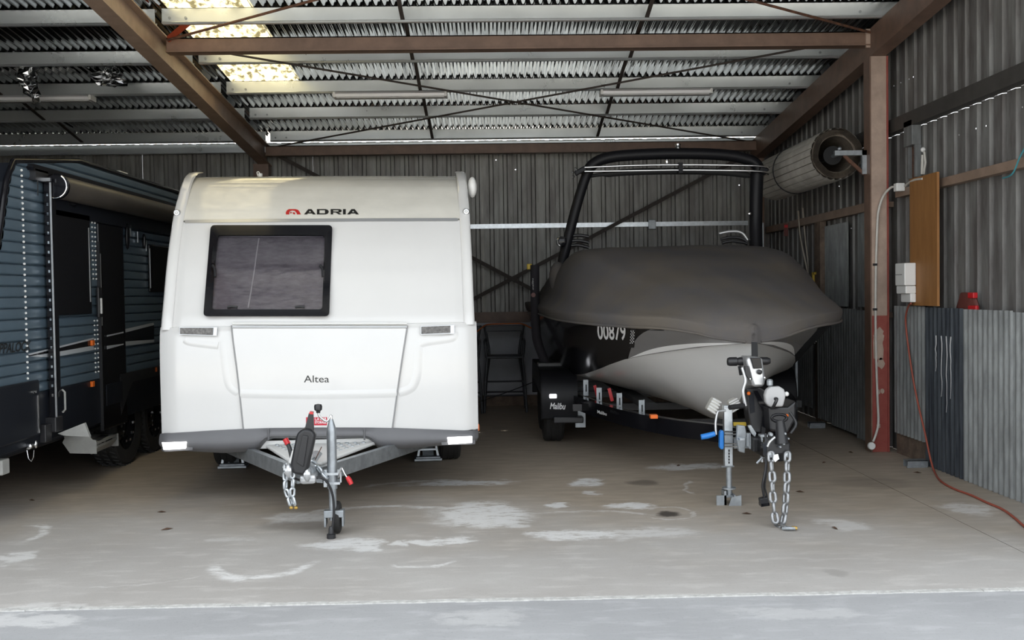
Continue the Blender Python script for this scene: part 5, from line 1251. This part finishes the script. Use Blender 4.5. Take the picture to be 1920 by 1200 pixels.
obj('drum', MB().lathe([(.02, 0), (.09, 0), (.09, .02), (.02, .02)], (ra.x, ra.y + .10, ra.z), 'y', 20), 'black_matt', rd)
for yy in (10.55,):
    obj('tie_rope', MB().tube([(ra.x + (R_ + .008) * math.cos(2 * PI * k / 28), yy, ra.z + (R_ + .008) * math.sin(2 * PI * k / 28)) for k in range(28)], .006, 6, closed=True), 'black_matt', rd)
obj('slot', MB().box((ra.x - R_ - .006, 10.72, ra.z + .02), (ra.x - R_ + .01, 10.82, ra.z + .06)), 'black_matt', rd)
bk = obj('door_bracket', MB().box((3.19, 9.13, 2.755), (3.49, 9.17, 2.80)).box((3.445, 9.13, 2.58), (3.49, 9.17, 2.80)), 'galv'); tag(bk, 'galvanised angle bracket on the column holding the rolled door', 'bracket')
obj('bracket_brace', MB().bar((3.28, 9.15, 2.755), (3.47, 9.15, 2.58), .02, .03), 'rust', bk); obj('bracket_bolt', MB().sphere((3.235, 9.13, 2.815), .02, 10), 'galv', bk)
bk2 = obj('door_bracket', MB().box((3.22, 11.42, 2.77), (3.68, 11.46, 2.81)), 'dark_steel'); tag(bk2, 'dark bracket behind the far end of the rolled door', 'bracket')
# conduit, junction box, plug at the column
jbx = atx(1690, 350, 3.62)
cb_ = thing('conduit', 'white conduit and junction box running down the brown column', 'conduit', (3.5, 9.0, 0))
obj('pipe', MB().tube(spline([aty(1682, 350, 8.84), aty(1670, 352, 8.92), aty(1656, 368, 9.0), aty(1648, 392, 9.02), aty(1645, 420, 9.03), aty(1642, 520, 9.035), aty(1642, 640, 9.035), aty(1645, 740, 9.03), aty(1647, 790, 9.02), aty(1643, 812, 9.0), aty(1637, 828, 8.98)], 6), .011, 10), 'poly', cb_, smooth=60)
p = aty(1634, 836, 8.97); obj('plug_disc', MB().lathe([(0, -.018), (.03, -.018), (.035, -.01), (.035, .01), (.02, .02)], p, 'y', 20), 'white_plastic', cb_, smooth=30)
a = aty(1681, 343, 8.78); b = aty(1697, 358, 8.78); jb_ = obj('junction_box', MB().box((a.x, 8.78, b.z), (b.x, 8.85, a.z)), 'white_plastic', cb_, bevel=.006)
obj('pipe', MB().tube(spline([aty(1697, 349, 8.66), aty(1705, 342, 8.56), aty(1716, 337, 8.42), aty(1730, 335, 8.27)], 5), .010, 8), 'poly', cb_, smooth=60)
for (py) in (496, 580): q = aty(1641, py, 9.03); obj('saddle_clip', MB().box((q.x - .016, 9.02, q.z - .01), (q.x + .016, 9.05, q.z + .01)), 'black_plastic', cb_)
# plywood backing board and switch boxes
pb = obj('plywood_board', MB().box((3.632, atx(1757, 450, 3.632).y, 1.365), (3.652, atx(1706, 450, 3.632).y, 2.46)), 'ply'); tag(pb, 'orange brown plywood backing board on the right wall', 'board')
mbx = thing('switch_box', 'white plastic switch boxes mounted low on the plywood board', 'switch box', (3.66, 8.66, 1.45))
for (x0, y0_, x1, y1_, d) in ((1694, 494, 1719, 535, .10), (1703, 536, 1722, 550, .09), (1711, 550, 1722, 566, .05)):
    a = aty(x0, y0_, 8.6); b = aty(x1, y1_, 8.6)
    obj('box_body', MB().box((3.630 - d, 8.40, b.z), (3.6305, 8.60, a.z)), 'white_plastic', mbx, bevel=.008)
obj('box_seam', MB().box((3.528, 8.45, aty(1700, 515, 8.6).z - .004), (3.532, 8.60, aty(1700, 515, 8.6).z + .004)), 'seam', mbx)
# extension cord
pts = [atx(1708, 569, 3.60), atx(1703, 575, 3.62), atx(1698, 600, 3.65), atx(1703, 650, 3.65), atx(1712, 710, 3.65), atx(1722, 760, 3.65), atx(1735, 815, 3.645), atx(1744, 858, 3.63)] + [atz(*q, .008) for q in [(1752, 884), (1764, 902), (1790, 917), (1820, 928), (1850, 942), (1878, 954), (1900, 969), (1925, 990), (1960, 1010)]]
ec = obj('extension_cord', MB().tube(spline(pts, 5), .008, 8), 'cord_red', smooth=60); tag(ec, 'thin red extension cord hanging from the switch box and trailing over the floor', 'cord')
# red container resting on the wall rail
c = atx(1816, 565, 3.74)
jc = thing('fuel_can', 'dull red plastic can sitting on the ledge behind the corrugated sheets', 'can', (3.735, c.y, 1.325))
rows = []
for (z, s_, d_) in ((1.325, 1.0, .05), (1.36, 1.0, .05), (1.40, .86, .048), (1.44, .70, .045), (1.465, .66, .04), (1.475, .52, .03)):
    rows.append([Vector((3.735 + .8 * d_ * math.cos(t) * .9, c.y + .18 * s_ * math.sin(t), z)) for t in [2 * PI * k / 20 for k in range(20)]])
obj('can_body', MB().grid(rows, closed=True).add([rows[-1][k] for k in range(20)], [tuple(range(20))]), 'red_dull', jc, smooth=50)
obj('can_cap', MB().box((3.703, c.y - .15, 1.43), (3.74, c.y - .06, 1.475)), 'red', jc, bevel=.006)
obj('can_grip', MB().box((3.702, c.y - .19, 1.33), (3.73, c.y - .03, 1.375)), 'red', jc, bevel=.008)
# grey box, white handle, teal rope on the upper right wall
g0 = atx(1700, 229, 3.72); g1 = atx(1716, 271, 3.72)
gb_ = thing('fuse_box', 'dull grey metal box fixed under the upper girt of the right wall', 'box', (3.72, g1.y, g1.z))
obj('box_body', MB().box((3.69, g1.y, g1.z), (3.775, g0.y, g0.z)), 'dado_old', gb_, bevel=.006)
obj('box_strip', MB().box((3.72, g1.y, g1.z - .28), (3.775, g1.y + .03, g1.z)).box((3.72, g0.y - .03, g1.z - .28), (3.775, g0.y, g1.z)), 'dado_old', gb_)
obj('box_back', MB().box((3.755, g1.y + .03, g1.z - .28), (3.775, g0.y - .03, g1.z)), 'rust', gb_)
h0 = atx(1733, 285, 3.73); h1 = atx(1732, 326, 3.73)
hh_ = obj('hanging_hose', MB().tube(spline([h0, h0 + Vector((0, -.02, -.08)), h1 + Vector((0, -.03, .08)), h1], 5), .010, 8).tube([h0 + Vector((0, .03, -.02)), h1 + Vector((0, .03, 0))], .014, 8), 'poly', smooth=60); tag(hh_, 'pale looped hose hanging on the right wall above the plywood', 'hose')
obj('hose_knob', MB().sphere(h0 + Vector((-.01, 0, .02)), .022, 10), 'white_plastic', hh_)
rp = [atx(1925, 272, 3.66), atx(1912, 295, 3.66), atx(1902, 320, 3.66), atx(1893, 330, 3.66), atx(1880, 334, 3.68)]
tr_ = obj('teal_rope', MB().tube(spline(rp, 5), .006, 6), 'rope_teal'); tag(tr_, 'thin teal rope looped over the lower girt at the right edge', 'rope')
# ropes, red sign and yellow lever in the far right corner
rc = [aty(1497, 395, 11.8), aty(1500, 440, 11.8), aty(1508, 480, 11.8), aty(1514, 510, 11.8), aty(1515, 530, 11.8), aty(1516, 500, 11.78), aty(1510, 450, 11.78), aty(1506, 400, 11.78), aty(1505, 390, 11.75)]
r1 = obj('hanging_rope', MB().tube(spline(rc, 5), .010, 6), 'rope', smooth=60); tag(r1, 'pale rope looped down from the girt in the far right corner', 'rope')
sg = obj('small_sign', MB().box((aty(1474, 432, 12.1).x, 12.19, aty(1474, 442, 12.1).z), (aty(1482, 432, 12.1).x, 12.198, aty(1474, 418, 12.1).z)), 'red_dull'); tag(sg, 'small red sign on the post in the far right corner', 'sign')
obj('sign_face', MB().box((aty(1475, 432, 12.1).x, 12.187, aty(1474, 426, 12.1).z), (aty(1481, 432, 12.1).x, 12.19, aty(1474, 421, 12.1).z)), 'red', sg)
yl = aty(1526, 520, 11.3); y_ = obj('yellow_lever', MB().box((yl.x - .02, 11.28, yl.z - .08), (yl.x + .02, 11.32, yl.z + .06)).box((yl.x - .02, 11.22, yl.z + .03), (yl.x + .01, 11.28, yl.z + .06)), 'yellow', bevel=.008); tag(y_, 'faded yellow lever on the wall post behind the boat cover', 'lever')
# folded metal pieces on the floor by the wall
for (px0, px1, py, lab) in ((1702, 1742, 877, 'short galvanised channel lying by the wall near the red cord'), (1519, 1549, 803, 'short galvanised channel lying by the wall behind the boat')):
    a = atz(px0, py); b = atz(px1, py); L_ = b.x - a.x
    o = obj('steel_channel', MB().box((a.x, a.y, .0), (b.x, a.y + .006, .06)).box((a.x, a.y, .054), (b.x, a.y + .09, .06)).box((a.x, a.y + .084, 0), (b.x, a.y + .09, .06)).box((a.x - .01, a.y - .012, 0), (a.x + L_ * .8, a.y, .02)), 'galv'); tag(o, lab, 'steel offcut', 'steel channel offcuts on the floor')
# bar stools stacked by the back wall
def stool(x, y, lab, sc=1.0):
    s_ = thing('bar_stool', lab, 'stool', (x, y, 0), 0, 'metal bar stools by the back wall')
    def P(a, b, c): return Vector((x + a * sc, y + b * sc, c * sc))
    r = .017
    for sx in (-1, 1):
        obj('front_leg', MB().tube(spline([P(.27 * sx, -.24, 0), P(.25 * sx, -.22, .40), P(.22 * sx, -.20, .72)], 4), r, 8), 'stool', s_, smooth=60)
        obj('back_leg', MB().tube(spline([P(.27 * sx, .24, 0), P(.24 * sx, .20, .40), P(.20 * sx, .16, .70), P(.22 * sx, .20, .9), P(.26 * sx, .26, 1.10)], 4), r, 8), 'stool', s_, smooth=60)
        obj('arm_rest', MB().tube(spline([P(.23 * sx, -.20, .70), P(.25 * sx, -.2, .88), P(.25 * sx, -.10, .92), P(.24 * sx, .2, .92)], 4), r, 8), 'stool', s_, smooth=60)
        obj('side_rail', MB().tube([P(.255 * sx, -.22, .36), P(.245 * sx, .21, .36)], .012, 8), 'stool', s_)
    obj('seat', MB().box(P(-.23, -.22, .69), P(.23, .2, .72)), 'stool', s_, bevel=.01)
    obj('backrest', MB().box(P(-.25, .22, 1.02), P(.25, .25, 1.10)), 'stool', s_, bevel=.01)
    for (z, b) in ((.22, -.235), (.36, .215), (.22, .235)): obj('foot_rail', MB().tube([P(-.26, b, z), P(.26, b, z)], .012, 8), 'stool', s_)
    return s_
s1 = aty(948, 775, 12.55); stool(s1.x, 12.78, 'dark grey metal bar stool against the back wall beside the boat guide pole')
s2 = aty(872, 775, 12.55); stool(s2.x - .05, 12.72, 'dark grey metal bar stool half hidden behind the white caravan')
oc = [Vector((s1.x - .62, 12.62, 1.04)), Vector((s1.x - .40, 12.6, 1.02)), Vector((s1.x - .28, 12.7, 1.09)), Vector((s1.x - .20, 12.99, 1.115)), Vector((s1.x + .1, 13.01, 1.12)), Vector((s1.x + .24, 13.0, 1.115)), Vector((s1.x + .36, 12.9, 1.06)), Vector((s1.x + .5, 12.8, 1.0))]
o_ = obj('orange_cord', MB().tube(spline(oc, 5), .009, 6), 'cord_orange', smooth=60); tag(o_, 'orange extension cord draped over the metal bar stools', 'cord')
sp2 = []
for k in range(60): a = 2 * PI * k / 15; sp2.append((s1.x - .50 + .13 * math.cos(a), 12.62 + .02 * math.sin(a * .5), 1.0 + .025 * math.sin(a) + .0006 * k))
obj('cord_coil', MB().tube(sp2, .008, 6), 'cord_orange', o_, smooth=60)
hz = [aty(880, 760, 12.3), aty(960, 732, 12.3), aty(1020, 708, 12.3), aty(1048, 695, 12.2)]
bc = obj('black_cable', MB().tube(spline(hz, 5), .006, 6), 'black_matt'); tag(bc, 'thin black cable slung low between the stools and the trailer', 'cable')
# dry leaves and crumbs scattered on the floor
lf = [(303, 960, 'thin dry leaf on the floor left of the caravan drawbar, the one farther in'), (313, 992, 'flat dry leaf on the floor left of the caravan drawbar, the one nearer the front'), (1272, 873, 'dry leaf on the pale streak of floor left of the trailer jack'), (1400, 963, 'curled dry leaf on the floor between trailer jack and chains'), (1500, 922, 'small dark crumb on the floor just right of the trailer chains'), (1720, 886, 'dark crumb on the floor in front of the steel offcut by the wall'), (1545, 867, 'flat dry leaf on the floor between trailer and red column'), (1565, 990, 'dry leaf on the pale floor patch right of the chain end'), (60, 938, 'small dry leaf on the floor near the left edge'), (1595, 848, 'dark crumb on the floor nearest the foot of the red column')]
for i, (px, py, lab) in enumerate(lf):
    c = atz(px, py, .004); a = random.uniform(0, PI); l = random.uniform(.025, .05)
    d = Vector((math.cos(a) * l, math.sin(a) * l, 0)); n = Vector((-d.y, d.x, 0)) * .35
    o = obj('dry_leaf', MB().add([c - d, c + n + Vector((0, 0, .006)), c + d, c - n, c + Vector((0, 0, .010)), c + Vector((0, 0, -.003))], [(0, 3, 4), (3, 2, 4), (2, 1, 4), (1, 0, 4), (3, 0, 5), (2, 3, 5), (1, 2, 5), (0, 1, 5)]), 'leaf')
    tag(o, lab, 'leaf', 'debris on the floor')
